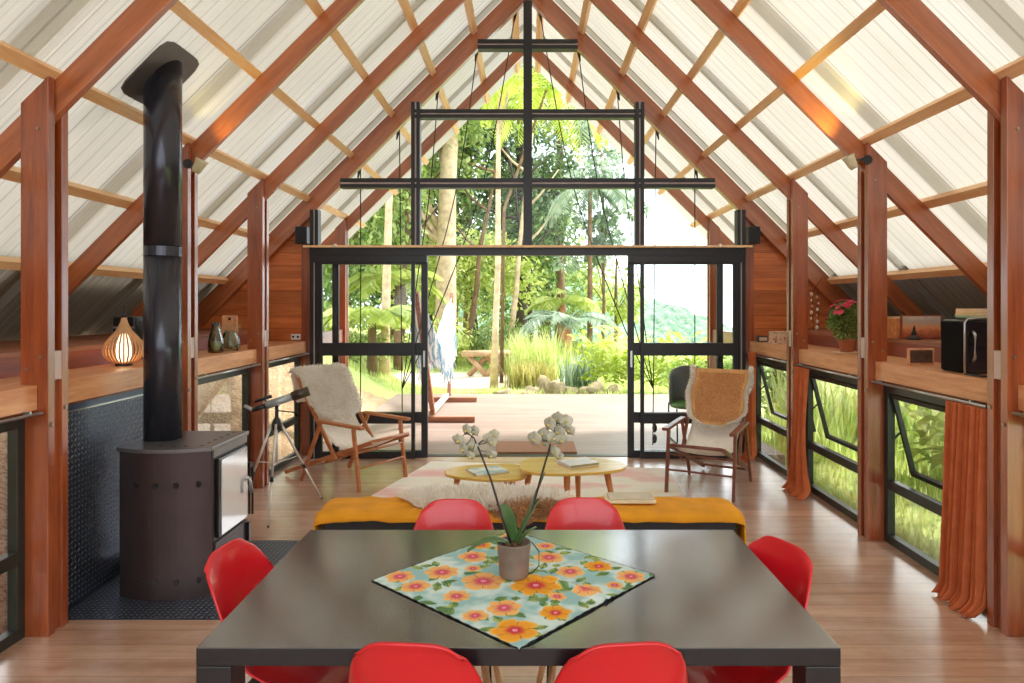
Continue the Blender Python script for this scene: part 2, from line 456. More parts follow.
# curtain rods under the shelves
nm = ['closest to the camera', 'between the first and second post', 'between the second and third post', 'next to the glass front']
for sg in (-1, 1):
    for i, (a, b) in enumerate(bays):
        if sg < 0 and i == 1: continue
        t = thing('curtain_rod', 'thin bright metal curtain rod on the %s wall %s' % (SIDE[sg], nm[i]), 'curtain rod', (sg * 2.325, (a + b) / 2, 1.09), 'curtain rods')
        ya, yb = a - .0 + (.03 if i else -.6), b - .02
        MB().tube([(sg * 2.325, ya, 1.083), (sg * 2.325, yb, 1.083)], .008, 8).build('rod', M['alu'], t, smooth=True)
        for y in (ya + .12, yb - .08):
            MB().box(*sorted((sg * 2.325, sg * 2.358)), y, y + .012, 1.076, 1.10).build('bracket', M['alu'], t)

# ---------------------------------------------------------------- black glazed front
s = FPX / FAC
X = lambda px: (px - CX) / s
Z = lambda py: EYE - (py - CY) / s
def dbar(mb, strip, x0, x1, z0, z1, horiz=True, y0=7.10, y1=7.205):
    """steel section: two fins with a pale recessed web between"""
    if horiz:
        h = (z1 - z0)
        mb.box(x0, x1, y0, y1, z0, z0 + h * .40).box(x0, x1, y0, y1, z1 - h * .40, z1)
        strip.box(x0, x1, y0 + .02, y1 - .01, z0 + h * .40, z1 - h * .40)
    else:
        h = (x1 - x0)
        mb.box(x0, x0 + h * .40, y0, y1, z0, z1).box(x1 - h * .40, x1, y0, y1, z0, z1)
        strip.box(x0 + h * .40, x1 - h * .40, y0 + .02, y1 - .01, z0, z1)
t = thing('window_20', None, None, (0, 7.16, 2.04)); t['kind'] = 'structure'
a = MB(); b = MB()
a.box(-.045, .045, 7.095, 7.207, Z(248), Z(5))
a.box(-2.267, 2.267, 7.095, 7.207, Z(256), Z(248))
for sg in (-1, 1): a.box(*sorted((sg * 1.05, sg * 2.267)), 7.095, 7.207, Z(263), Z(256) )
for (xa, xb, y0, y1) in ((-1.95, 1.95, 189.5, 180), (-1.21, 1.21, 120.5, 112), (-.52, .52, 52.5, 43)):
    for (p, q) in ((xa, -.045), (.045, xb)):
        dbar(a, b, p, q, Z(y0), Z(y1))
for sg in (-1, 1):
    x0, x1 = sorted((sg * 1.12, sg * 1.212))
    dbar(a, b, x0, x1, Z(248), Z(105) + .0, False, 7.09, 7.2)
    x0, x1 = sorted((sg * 2.18, sg * 2.267))
    dbar(a, b, x0, x1, 0, Z(211), False, 7.10, 7.206)
a.build('steel_frame', M['black_steel'], t, bevel=.002)
b.build('web_strip', M['spacer'], t)
zb = Z(252)
g = MB(); x1 = 2.18
poly = [(-x1, 7.150, zb), (x1, 7.150, zb), (x1, 7.150, APEX - x1 + .0), (0, 7.150, APEX - .0), (-x1, 7.150, APEX - x1)]
g.prism(poly, (0, .006, 0))
g.build('gable_pane', M['glass'], t)
dn = [0]
def panel(x0, x1, y, st, name, mids=True, fat=1):
    dn[0] += 1
    t = thing('door_%d' % dn[0], None, None, ((x0 + x1) / 2, y, 0)); t['kind'] = 'structure'
    mb = MB(); zt = Z(262)
    mb.box(x0, x0 + st, y, y + .04, .0, zt).box(x1 - st, x1, y, y + .04, .0, zt)
    for (za, zb) in ((.0, Z(449.5)), (Z(422), Z(411.5)), (Z(355), Z(342.5)), (zt - .03, zt)):
        mb.box(x0 + st, x1 - st, y, y + .04, za, zb)
    mb.build('door_frame', M['black_steel'], t, bevel=.002)
    MB().box(x0 + st, x1 - st, y + .017, y + .023, .08, zt - .03).build('pane', M['glass'], t)
    return t, mb
for sg in (-1, 1):
    x0, x1 = sorted((sg * 1.175, sg * 2.178)); panel(x0, x1, 7.105, .038, 'fixed')
    x0, x1 = sorted((sg * 1.05, sg * 2.05)); t, _ = panel(x0, x1, 7.16, .066, 'slide')
    h = MB(); xh = sg * 1.085
    h.box(xh - .01, xh + .01, 7.148, 7.159, .95, 1.12); h.build('handle', M['alu'], t)
struct('threshold', MB().box(-2.18, 2.18, 7.21, 7.30, .0005, .006), M['dark_alu'])

# thin wooden pole in front of the header, with small fixings
t = thing('curtain_pole', 'long thin pale wooden pole across the glass front above the doors', 'pole', (0, 7.0, 2.19))
MB().box(-2.30, 2.30, 6.985, 7.01, 2.19, 2.212).build('pole', M['purlin'], t)
for x in (-2.2, -1.17, 0, 1.17, 2.2):
    MB().box(x - .012, x + .012, 7.011, 7.093, 2.185, 2.21).build('bracket', M['black_steel'], t)
for x in (-1.97, 1.97):
    MB().ball((x, 6.985, 2.21), .018).build('end_light', plain('warm_bulb', srgb(250, 240, 225), .3), t, smooth=True)

# speakers either side
for sg in (-1, 1):
    t = thing('wall_speaker', 'small black box speaker mounted on the wood wall %s of the glass front' % SIDE[sg], 'speaker', (sg * 2.36, 7.15, 2.2), 'small black wall speakers')
    MB().box(sg * 2.365 - .062, sg * 2.365 + .062, 7.12, 7.24, 2.24, 2.42).build('cabinet', M['pot_black'], t, bevel=.006)
    MB().box(sg * 2.365 - .052, sg * 2.365 + .052, 7.114, 7.119, 2.25, 2.41).build('grille', plain('speaker_grille', srgb(34, 34, 38), .8), t)
    MB().box(sg * 2.365 - .015, sg * 2.365 + .015, 7.241, 7.273, 2.30, 2.36).build('wall_mount', M['black_steel'], t)

# small cream spotlights under the second rafters
for sg in (-1, 1):
    c = at(199, 166, 4.55) if sg < 0 else at(851, 162, 4.55)
    t = thing('spotlight', 'small cream spotlight clipped to the second post on the %s' % SIDE[sg], 'lamp', c, 'small spotlights')
    m = plain('spot_cream', srgb(206, 196, 160), .35) if sg < 0 else bpy.data.materials['spot_cream']
    Mx = Matrix.Rotation(-sg * R(28), 3, 'Y')
    b = MB().lathe([(0, -.05), (.022, -.05), (.03, -.03), (.036, .02), (.042, .045), (.038, .045), (.034, .03), (0, .03)], c, 14, Mx)
    b.build('lamp_head', m, t, smooth=True)
    ld = bpy.data.lights.new('spotlight_beam', 'SPOT'); ld.energy = 13 if sg > 0 else 5; ld.color = (1, .82, .22); ld.spot_size = R(95); ld.spot_blend = .6; ld.shadow_soft_size = .03
    lo = bpy.data.objects.new('spotlight_beam', ld); COL.objects.link(lo); lo.parent = t
    lo.location = Mx @ Vector((0, 0, .06)); lo.rotation_euler = (Mx @ Vector((0, 0, 1))).to_track_quat('-Z', 'Y').to_euler()
    MB().tube([c, (sg * 2.31, 4.645, c.z + .05), (sg * 2.33, 4.66, c.z + .06)], .008, 6).build('lamp_arm', M['black_steel'], t)
    MB().lathe([(0, 0), (.033, 0), (.033, .012), (0, .012)], (sg * 2.30, 4.63, c.z + .03), 12, Matrix.Rotation(PI / 2, 3, 'X')).build('lamp_base', M['black_steel'], t)

# door mat
tag(MB().box(-.27 - .08, .53, 7.34, 7.92, 0, .022).build('door_mat', plain('coir_mat', srgb(150, 110, 84), .95, 0, .15, 80, bump=.6, bscale=220)),
    'brown coir door mat lying on the deck outside the opening', 'door mat')
# ================================================================ OUTSIDE
rng = random.Random(7)
def sst(a, b, x):
    t = min(1, max(0, (x - a) / (b - a))); return t * t * (3 - 2 * t)
def gz(x, y):
    z = -.16
    k = 1 - sst(11.6, 15.5, y) * .75
    d = max(0, -x - 2.62)
    z += min(2.6, d * .62) * k
    if y > 9: z += .35 * sst(0, 2.2, -x - 1.9) * sst(9.4, 11, y) * k
    d = max(0, x - 7.5)
    z -= min(14, d * .35)
    z -= sst(30, 60, y) * 5
    z += noise.noise(Vector((x * .35, y * .35, 0))) * .12 * sst(0, 2, abs(y - 7) if abs(x) > 3 else max(0, y - 12.4))
    if -2.6 < x < 2.62 and y < 7.4: z = -.3
    if -2.4 < x < 2.9 and 7.2 < y < 12.35: z = min(z, -.2)
    return z
def ground():
    xs = [-60, -40, -28, -20, -15] + [-12 + .3 * i for i in range(0, 90)] + [16, 19, 24, 32, 45, 70]
    ys = [-8, -6, -4] + [-3 + .3 * i for i in range(0, 110)] + [31, 34, 38, 44, 52, 64, 80, 110]
    mb = MB()
    for y in ys:
        for x in xs: mb.v.append(Vector((x, y, gz(x, y))))
    n = len(xs)
    for j in range(len(ys) - 1):
        for i in range(n - 1):
            mb.f.append([j * n + i, j * n + i + 1, (j + 1) * n + i + 1, (j + 1) * n + i]); mb.m.append(0)
    return mb
t = NT('ground_soil_grass'); p = t.pos('world')
sep = t.n('ShaderNodeSeparateXYZ', None, _0=p)
nz = t.noise(p, 1.1, 5, .6); nf = t.noise(p, 9, 5, .7); nff = t.noise(p, 38, 3, .7)
grass = t.mix(nf, srgb(132, 160, 70), srgb(200, 214, 128))
grass = t.mix(t.ramp(nff, [(.35, (0, 0, 0)), (.7, (1, 1, 1))]), grass, srgb(198, 208, 128))
tan = t.mix(t.ramp(nf, [(.3, (0, 0, 0)), (.7, (1, 1, 1))]), srgb(172, 138, 96), srgb(226, 202, 164))
tan = t.mix(t.ramp(nff, [(.42, (1, 1, 1)), (.5, (0, 0, 0))]), tan, srgb(140, 108, 74))
# bare earth: the bank west of the house, up to about y = 12.5
my = t.math('ADD', sep.outputs[1], t.math('MULTIPLY', nz, 2.0))
my = t.math('ADD', my, t.math('MULTIPLY', sep.outputs[2], 1.3))
west = t.math('LESS_THAN', sep.outputs[0], -1.2)
near = t.ramp(t.math('MULTIPLY', my, .05), [(.655, (1, 1, 1)), (.675, (0, 0, 0))])
mask = t.math('MULTIPLY', west, near)
# pale gravel circle round the log bench
dx = t.math('DIVIDE', t.math('ADD', sep.outputs[0], .9), 2.3); dy = t.math('DIVIDE', t.math('SUBTRACT', sep.outputs[1], 16.2), 1.7)
rr = t.math('ADD', t.math('MULTIPLY', dx, dx), t.math('MULTIPLY', dy, dy))
rr = t.math('ADD', rr, t.math('MULTIPLY', nf, .5))
gm = t.math('LESS_THAN', rr, 1.2)
c = t.mix(mask, grass, tan)
c = t.mix(gm, c, t.mix(nff, srgb(206, 190, 172), srgb(240, 230, 216)))
c = t.mix(1.0, c, (.82, .82, .82, 1), 'MULTIPLY')
M['ground'] = t.done(t.pbsdf(Base_Color=c, Roughness=.9, Normal=t.bump(nff, .6, .02)).outputs[0])
struct('ground', ground(), M['ground'], smooth=True)

# far hill on the right
hx = [(-60 + i * 4) for i in range(80)]
def hill():
    mb = MB()
    def fn(u, v):
        x = -30 + u * 330; y = 150 + v * 200
        px = 527.7 + x / 170 * 683
        ridge = max(-16, min(13, 5.6 - (x - 45) * .36))
        z = -48 + sst(0, .62, v) * (ridge + 48) 
        z += noise.fractal(Vector((x * .03, y * .03, 3)), 1, 2, 4) * 3.2 + noise.noise(Vector((x * .25, y * .2, 1))) * 1.6 + noise.noise(Vector((x * .6, y * .5, 1))) * .9
        return (x, y, z)
    return mb.grid(fn, 240, 90)
t = NT('forest_hill'); p = t.pos('world')
f = t.noise(p, .35, 6, .75)
f2 = t.n('ShaderNodeTexVoronoi', None, Vector=p, Scale=.28).outputs[0]
c = t.ramp(f, [(.35, srgb(84, 112, 94)), (.5, srgb(106, 132, 110)), (.62, srgb(142, 162, 136))])
M['hill'] = t.done(t.pbsdf(Base_Color=c, Roughness=1, Specular_IOR_Level=0, Normal=t.bump(f2, .8, 2.0)).outputs[0])
struct('hills', hill(), M['hill'], smooth=True)

# ---------------------------------------------------------------- plants
M['leaf_dark'] = leafy('leaves_dark', [srgb(62, 88, 52), srgb(104, 136, 78), srgb(168, 190, 120)], trans=.35, scale=1.2)
M['leaf_mid'] = leafy('leaves_mid', [srgb(98, 128, 62), srgb(156, 182, 96), srgb(214, 224, 156)], trans=.45, scale=1.4)
M['leaf_light'] = leafy('leaves_light', [srgb(158, 182, 82), srgb(206, 220, 118), srgb(238, 242, 176)], trans=.55, scale=1.4, gain=.8)
M['leaf_blue'] = leafy('leaves_bluish', [srgb(108, 134, 112), srgb(160, 182, 156), srgb(212, 224, 204)], trans=.35, scale=1.3)
M['leaf_yellow'] = leafy('leaves_yellow', [srgb(176, 198, 60), srgb(206, 220, 100), srgb(232, 238, 156)], trans=.6, scale=1.3, gain=.85)
M['grassblade'] = leafy('grass_blades', [srgb(148, 176, 84), srgb(204, 216, 132), srgb(240, 238, 190)], trans=.5, scale=2.5, gain=1.0)
M['drygrass'] = leafy('dry_grass_blades', [srgb(150, 150, 70), srgb(206, 196, 116), srgb(232, 222, 168)], trans=.5, scale=2.5)
M['bark_pale'] = plain('pale_bark', srgb(196, 172, 142), .9, 0, .28, 6, bump=.6, bscale=14)
M['bark'] = plain('bark', srgb(112, 88, 64), .9, 0, .35, 6, bump=.6, bscale=14)
M['bark_dark'] = plain('dark_bark', srgb(62, 52, 42), .9, 0, .35, 6)
M['bark_red'] = plain('reddish_trunk', srgb(206, 140, 104), .85, 0, .2, 6)

def rvec(r):
    while True:
        v = Vector((r.uniform(-1, 1), r.uniform(-1, 1), r.uniform(-1, 1)))
        if .05 < v.length < 1: return v
def leaf(mb, c, d, nrm, L, w):
    side = d.cross(nrm)
    if side.length < 1e-3: side = d.orthogonal()
    side.normalize()
    a = c; m = c + d * L * .5; e = c + d * L
    b = len(mb.v)
    mb.v.extend([a, m + side * w / 2, e, m - side * w / 2]); mb.f.append([b, b + 1, b + 2, b + 3]); mb.m.append(mb.cm)
def cloud(mb, c, rad, n, L, r, clumps=None, droop=.3):
    """leaves gathered in clumps inside an ellipsoid"""
    c = Vector(c); rad = Vector(rad)
    k = clumps or max(4, n // 90)
    cs = []
    for _ in range(k):
        v = rvec(r).normalized() * (r.random() ** .4)
        cs.append((Vector((v.x * rad.x, v.y * rad.y, v.z * rad.z)), r.uniform(.16, .34)))
    for i in range(n):
        cc, cr = cs[i % k]
        v = rvec(r).normalized() * (.5 + .5 * r.random()) * cr
        p = c + cc + Vector((v.x * rad.x, v.y * rad.y, v.z * rad.z * .8)) * 1.5
        d = (v.normalized() * .7 + rvec(r) * .8 + Vector((0, 0, -droop))).normalized()
        leaf(mb, p, d, (rvec(r) + Vector((0, 0, .8))).normalized(), L * r.uniform(.6, 1.3), L * r.uniform(.35, .6))
    return [c + q for q, _ in cs]

tn = [0]
def tree(name, label, cat, x, y, h, tr, crowns, mat, bark, L=.22, lean=0, r=None, group=None, base=None, branches=True):
    r = r or random.Random(int(x * 13 + y * 7))
    z0 = (gz(x, y) if base is None else base) - .1
    t = thing(name, label, cat, (x, y, z0), group)
    pts = []; n = 7
    for i in range(n + 1):
        f = i / n
        pts.append(Vector((x + lean * f + r.uniform(-1, 1) * .05 * h * .12, y + r.uniform(-.1, .1), z0 + h * f)))
    mb = MB().tube(pts, [tr * (1.25 - .75 * i / n) if i else tr * 1.6 for i in range(n + 1)], 9)
    fo = MB()
    for (cx, cy, cz, rx, ry, rz, cnt) in crowns:
        cs = cloud(fo, (x + cx, y + cy, cz), (rx, ry, rz), cnt, L, r)
        if branches:
            for q in cs[:5]:
                k = min(n - 1, max(2, int((q.z - z0) / h * n) - 1))
                a = pts[k]
                mb.tube([a, (a + q) / 2 + Vector((0, 0, .08 * h * .3)), q], [tr * .38, tr * .25, tr * .1], 5)
    mb.build('trunk', bark, t, smooth=True)
    fo.build('foliage', mat, t)
    return t
def frond(mb, base, dirv, L, droop, r, lw=.045, ll=.5, n=26, up=.6):
    pts = []; d = Vector(dirv).normalized(); p = Vector(base); v = (d + Vector((0, 0, up))).normalized()
    st = L / n
    for i in range(n + 1):
        pts.append(p.copy()); p = p + v * st
        v = (v + Vector((0, 0, -droop * st * (1 + i / n * 1.6)))).normalized()
    for i in range(2, n):
        f = i / n; tang = (pts[i + 1] - pts[i]).normalized()
        side = tang.cross(Vector((0, 0, 1))); side.normalize()
        l = ll * math.sin(PI * min(1, f * .93 + .06)) * r.uniform(.85, 1.1)
        for sgn in (-1, 1):
            dd = (side * sgn + tang * .55 + Vector((0, 0, -.25 - .3 * f))).normalized()
            leaf(mb, pts[i], dd, Vector((0, 0, 1)), l, lw * 1.4)
    return pts
def palm(name, label, x, y, h, tr, nf, L, mat, bark, r, droop=.5, ll=.5, up=.6, lean=0, base=None, cat='palm', group=None, lw=.05):
    z0 = (gz(x, y) if base is None else base) - .1
    t = thing(name, label, cat, (x, y, z0), group)
    top = Vector((x + lean, y, z0 + h))
    MB().tube([(x, y, z0), (x + lean * .06, y, z0 + h * .6), top], [tr * 1.3, tr, tr * .85], 9).build('trunk', bark, t, smooth=True)
    mb = MB(); sp = MB()
    for i in range(nf):
        a = 2 * PI * i / nf + r.uniform(-.2, .2)
        pts = frond(mb, top, (math.cos(a), math.sin(a), 0), L * r.uniform(.8, 1.1), droop * r.uniform(.8, 1.2), r, ll=ll, up=up * r.uniform(.6, 1.5), lw=lw)
        sp.tube(pts[::4], .012, 4)
    mb.build('fronds', mat, t); sp.build('frond_stem', mat, t)
    return t
def blades(mb, x, y, z, n, h, r, spread=.25, w=.018, arch=.5, seg=4):
    for _ in range(n):
        a = r.uniform(0, 2 * PI); rr = spread * r.random() ** .5
        p = Vector((x + rr * math.cos(a), y + rr * math.sin(a), z - .03))
        b = r.uniform(0, 2 * PI); L = h * r.uniform(.6, 1.15)
        out = Vector((math.cos(b), math.sin(b), 0)); side = Vector((-out.y, out.x, 0))
        v = (Vector((0, 0, 1)) + out * r.uniform(.05, .45)).normalized(); st = L / seg
        ww = w * r.uniform(.7, 1.3)
        i0 = len(mb.v)
        for k in range(seg + 1):
            f = k / seg; hw = ww * (1 - f) ** .6 * .5 + .001
            mb.v.append(p - side * hw); mb.v.append(p + side * hw)
            p = p + v * st; v = (v + out * arch * f * .5 + Vector((0, 0, -arch * f * .45))).normalized()
        for k in range(seg):
            j = i0 + 2 * k; mb.f.append([j, j + 1, j + 3, j + 2]); mb.m.append(mb.cm)
def broad(mb, x, y, z, n, h, r, lw=.12, ll=.5, spread=.15):
    """ginger-like plant: stems with broad leaves arching"""
    for _ in range(n):
        a = r.uniform(0, 2 * PI)
        p = Vector((x + spread * r.uniform(-1, 1), y + spread * r.uniform(-1, 1), z))
        out = Vector((math.cos(a), math.sin(a), 0)); H = h * r.uniform(.6, 1.1)
        tip = p + Vector((0, 0, H)) + out * H * .35
        for k in range(7):
            f = .25 + .75 * k / 6; q = p.lerp(tip, f)
            b = a + (PI / 2 if k % 2 else -PI / 2) + r.uniform(-.6, .6)
            d = Vector((math.cos(b), math.sin(b), .35 + .5 * f)).normalized()
            side = d.cross(Vector((0, 0, 1))).normalized(); L = ll * r.uniform(.7, 1.1)
            i0 = len(mb.v); v = d.copy(); qq = q.copy()
            for m_ in range(5):
                g = m_ / 4; hw = lw * math.sin(PI * (.08 + .9 * g)) * .5 + .002
                mb.v.append(qq - side * hw); mb.v.append(qq + side * hw)
                qq = qq + v * L / 4; v = (v + Vector((0, 0, -.32))).normalized()
            for m_ in range(4):
                j = i0 + 2 * m_; mb.f.append([j, j + 1, j + 3, j + 2]); mb.m.append(mb.cm)

def gx(px, Y): return (px - CX) / FPX * Y

# --- big trees behind the clearing
tree('tall_tree', 'tall tree with a thick pale trunk behind the left glass panel', 'tree', gx(440, 19), 19, 12, .26,
     [(-1.2, .5, 6.0, 2.6, 2, 1.8, 3400), (.8, 1, 8.2, 2.6, 2, 1.8, 2800)], M['leaf_mid'], M['bark_pale'], L=.26, lean=.6)
tree('slim_tree', 'slim pale barked tree rising beside the log bench', 'tree', gx(494, 14.6), 14.6, 9.5, .06,
     [(.2, 0, 8.4, 1.4, 1.2, 1.1, 1500)], M['leaf_light'], M['bark_pale'], L=.2, lean=.15)
tree('slim_tree', 'slim yellowish trunk left of the thick pale tree', 'tree', gx(386, 15.5), 15.5, 9, .09,
     [(0, 0, 8.2, 1.6, 1.2, 1.0, 1500)], M['leaf_mid'], M['bark_pale'], L=.2, lean=.1)
tree('leafy_tree', 'dense green tree filling the left edge of the view', 'tree', gx(340, 17), 17, 8, .16,
     [(0, 0, 4.2, 2.0, 1.6, 2.0, 5200), (.4, 0, 7.2, 2.0, 1.6, 1.6, 2200)], M['leaf_mid'], M['bark'], L=.22)
tree('leafy_tree', 'dark leaved tree behind the slim pale trunk', 'tree', gx(520, 24), 24, 9, .2,
     [(0, 0, 4.8, 2.0, 1.6, 2.2, 5200), (-.8, 0, 8.0, 2.4, 1.8, 1.8, 2400)], M['leaf_dark'], M['bark_dark'], L=.24)
tree('leafy_tree', 'airy green tree left of the central mullion', 'tree', gx(468, 27), 27, 13, .2,
     [(0, 0, 7.5, 3.2, 2, 2.2, 3600), (.5, 0, 11.0, 3.2, 2, 2.2, 2600)], M['leaf_blue'], M['bark'], L=.28)
tree('leafy_tree', 'bluish green tree between the thick trunk and the leafy tree at left', 'tree', gx(395, 25), 25, 9, .2,
     [(0, 0, 4.0, 3.0, 2, 2.6, 6500), (0, 0, 7.6, 2.6, 2, 1.8, 4200)], M['leaf_dark'], M['bark'], L=.26)
tree('leafy_tree', 'tall tree right of the central mullion with loose crown', 'tree', gx(560, 25), 25, 12, .15,
     [(.2, 0, 7.2, 2.0, 1.6, 1.8, 3200), (-.3, 0, 10.6, 2.2, 1.6, 1.8, 3400)], M['leaf_blue'], M['bark'], L=.26)
tree('leafy_tree', 'low bushy tree in the middle of the opening', 'tree', gx(455, 21), 21, 4, .1,
     [(0, 0, 2.6, 2.2, 1.4, 1.3, 5200)], M['leaf_light'], M['bark'], L=.2)
tree('leafy_tree', 'feathery grey green tree above the horizon on the right', 'tree', gx(603, 21), 21, 6.5, .05,
     [(-.1, 0, 5.4, .9, .8, .6, 700), (.5, 0, 4.2, .9, .7, .6, 500), (-.5, 0, 3.4, .9, .7, .6, 600)], M['leaf_blue'], M['bark'], L=.24)
tree('leafy_tree', 'small tree at the edge of the slope with yellowish leaves', 'tree', gx(616, 26), 26, 3.6, .08,
     [(0, 0, 2.0, 1.1, 1, 1.0, 1300)], M['leaf_light'], M['bark'], L=.2)
tree('leafy_tree', 'dense forest tree far behind the clearing, left of the mullion', 'tree', gx(430, 36), 36, 14, .3,
     [(0, 0, 5, 5.2, 2, 4.0, 7000), (0, 0, 12.0, 5, 2, 3.4, 1600)], M['leaf_dark'], M['bark_dark'], L=.36)
tree('leafy_tree', 'dense forest tree far behind the palm', 'tree', gx(545, 34), 34, 9, .25,
     [(0, 0, 2.5, 3.6, 2, 2.4, 5200), (-.8, 0, 5.6, 2.4, 2, 2.0, 2600)], M['leaf_mid'], M['bark'], L=.32)
tree('leafy_tree', 'dense forest tree far behind at the left edge', 'tree', gx(345, 33), 33, 10, .25,
     [(0, 0, 4, 4.0, 2, 4.0, 6500)], M['leaf_mid'], M['bark'], L=.34)
for k, (px, Y, dx) in enumerate(((470, 20, .5), (478, 23, -.9), (512, 20, .3), (533, 22, -.4), (421, 22, .2), (404, 19, .1))):
    x = gx(px, Y)
    labs = ['bare leaning stem left of the slim pale tree', 'dark bent stem crossing behind the slim pale tree', 'thin upright stem right of the slim pale tree',
            'dark mossy trunk behind the central mullion', 'thin pale trunk next to the thick pale trunk', 'thin brown trunk behind the left sliding panel']
    mb = MB(); z0 = gz(x, Y) - .1
    pts = [Vector((x + dx * (i / 6) ** 1.6 * 2 + rng.uniform(-.06, .06), Y, z0 + i * 1.15)) for i in range(7)]
    mb.tube(pts, [.1 - .011 * i for i in range(7)], 7)
    for i in (3, 4, 5):
        e = pts[i] + Vector((rng.choice((-1, 1)) * rng.uniform(.8, 1.6), 0, rng.uniform(.6, 1.4)))
        mb.tube([pts[i], (pts[i] + e) / 2 + Vector((0, 0, -.1)), e], [.05, .035, .015], 5)
    tag(mb.build('bare_tree', [M['bark'], M['bark_dark'], M['bark_pale'], M['bark_dark'], M['bark_pale'], M['bark']][k], smooth=True), labs[k], 'tree', 'thin trunks in the wood')

# --- palms
r = random.Random(3)
palm('palm', 'overhanging palm with yellow green fronds at the top right of the mullion', gx(501, 15), 15.2, 6.6, .034, 17, 2.4, M['leaf_yellow'], M['bark'], r, droop=1.0, ll=.6, lean=1.0)
palm('palm', 'small bright palm left of the red trunked palm', gx(562, 19), 19, 1.9, .07, 12, 1.3, M['leaf_light'], M['bark_red'], r, droop=.9, ll=.42, up=.9)
palm('palm', 'palm with grey green drooping fronds and a reddish trunk', gx(568, 17.5), 17.5, 1.35, .11, 13, 1.7, M['leaf_blue'], M['bark_red'], r, droop=.8, ll=.45, up=.8)
palm('palm', 'tall feathery palm standing against the white sky', gx(590, 20), 20, 5.2, .07, 12, 1.9, M['leaf_blue'], M['bark'], r, droop=.9, ll=.6, up=.4)
palm('palm', 'banana like palm outside the left glass panel', gx(372, 14.3), 14.3, 1.2, .1, 12, 1.5, M['leaf_light'], M['bark'], r, droop=.9, ll=.45, up=1.0, lw=.10)
palm('palm', 'second palm outside the left glass panel, farther back and taller', gx(398, 17), 17, 2.2, .1, 12, 1.6, M['leaf_light'], M['bark'], r, droop=.9, ll=.5, up=.8, lw=.08)

# --- shrubs and clumps along the deck
def clump(name, label, cat, fn, mat, group=None):
    mb = MB(); fn(mb); return tag(mb.build(name, mat), label, cat, group)
clump('ginger_plant', 'bright yellow green broad leaved clump at the deck edge by the right door panel', 'plant',
      lambda m: [broad(m, gx(606, 13.6) + dx, 13.4 + dy, gz(1.6, 13.4), 9, 1.15, r, .1, .5, .2) for dx, dy in ((-.25, 0), (.2, .2), (.55, 0))], M['leaf_yellow'])
clump('ginger_plant', 'yellow green broad leaved clump seen through the right glass panel', 'plant',
      lambda m: [broad(m, gx(662, 13.4) + dx, 13.2 + dy, gz(2.6, 13.2), 8, 1.05, r, .1, .5, .2) for dx, dy in ((-.2, 0), (.3, .2), (.7, .1))], M['leaf_yellow'])
clump('agave_clump', 'dark blue green spiky clump behind the rocks', 'plant',
      lambda m: [blades(m, gx(578, 14) + dx, 14, gz(1, 14), 60, .75, r, .22, .05, .7) for dx in (-.15, .2)], M['leaf_blue'])
gc = 0
for (px, Y, hh, mat, lab) in ((532, 15.5, 1.15, 'grassblade', 'tall pale grass clump in the middle of the garden'),
                         (512, 17.8, 1.0, 'grassblade', 'tall grass clump just right of the slim pale tree'),
                         (556, 16.2, .9, 'grassblade', 'pale grass clump left of the dark spiky clump'),
                         (545, 14.8, .55, 'drygrass', 'dry straw coloured grass clump behind the rocks'),
                         (525, 14.6, .6, 'drygrass', 'dry straw coloured grass clump nearest the slim tree'),
                         (448, 19.5, 1.0, 'grassblade', 'grass clump behind the hammock'),
                         (585, 17, 1.0, 'grassblade', 'green grass clump in front of the palms'),
                         (620, 16.5, 1.1, 'grassblade', 'green grass clump behind the yellow green clump')):
    clump('grass_clump', lab, 'grass clump', lambda m: [blades(m, gx(px, Y) + r.uniform(-.45, .45), Y + r.uniform(-.3, .3), gz(gx(px, Y), Y), 75, hh, r, .3, .022, .6) for _ in range(6)], M[mat], 'garden grass clumps')
for (px, Y, rad, mat, lab) in ((430, 18.5, (1.1, .8, .7), 'leaf_light', 'rounded light green shrub behind the hammock'),
                               (565, 18.5, (.9, .7, .5), 'leaf_mid', 'low green shrub under the palms'),
                               (335, 15.5, (1.0, .8, .8), 'leaf_mid', 'green shrub at the top of the earth bank'),
                               (500, 20, (1.2, .8, .7), 'leaf_mid', 'round green shrub behind the log bench'),
                               (645, 19, (.9, .8, .25), 'leaf_light', 'light shrub on the slope edge behind the right panel'),
                               (720, 15.5, (1.2, .9, .3), 'leaf_mid', 'low shrub at the far right outside the glass')):
    x = gx(px, Y)
    clump('garden_shrub', lab, 'shrub', lambda m: cloud(m, (x, Y, gz(x, Y) + rad[2] * .8), rad, 2600, .13, r), M[mat], 'garden shrubs')

# lawn blades as one mass
mb = MB(); rg = random.Random(11)
for _ in range(5200):
    Y = rg.uniform(12.5, 19.5); x = rg.uniform(-5.5, 5)
    if ((x + .9) / 2.4) ** 2 + ((Y - 16.2) / 1.8) ** 2 < 1.0: continue
    if x < -1.3 and Y < 13.3 - max(0, gz(x, Y)): continue
    blades(mb, x, Y, gz(x, Y), 3, .16, rg, .12, .014, .6, 2)
tag(mb.build('lawn_grass', M['grassblade']), 'short bright green grass of the lawn beyond the deck', 'grass', kind='stuff')

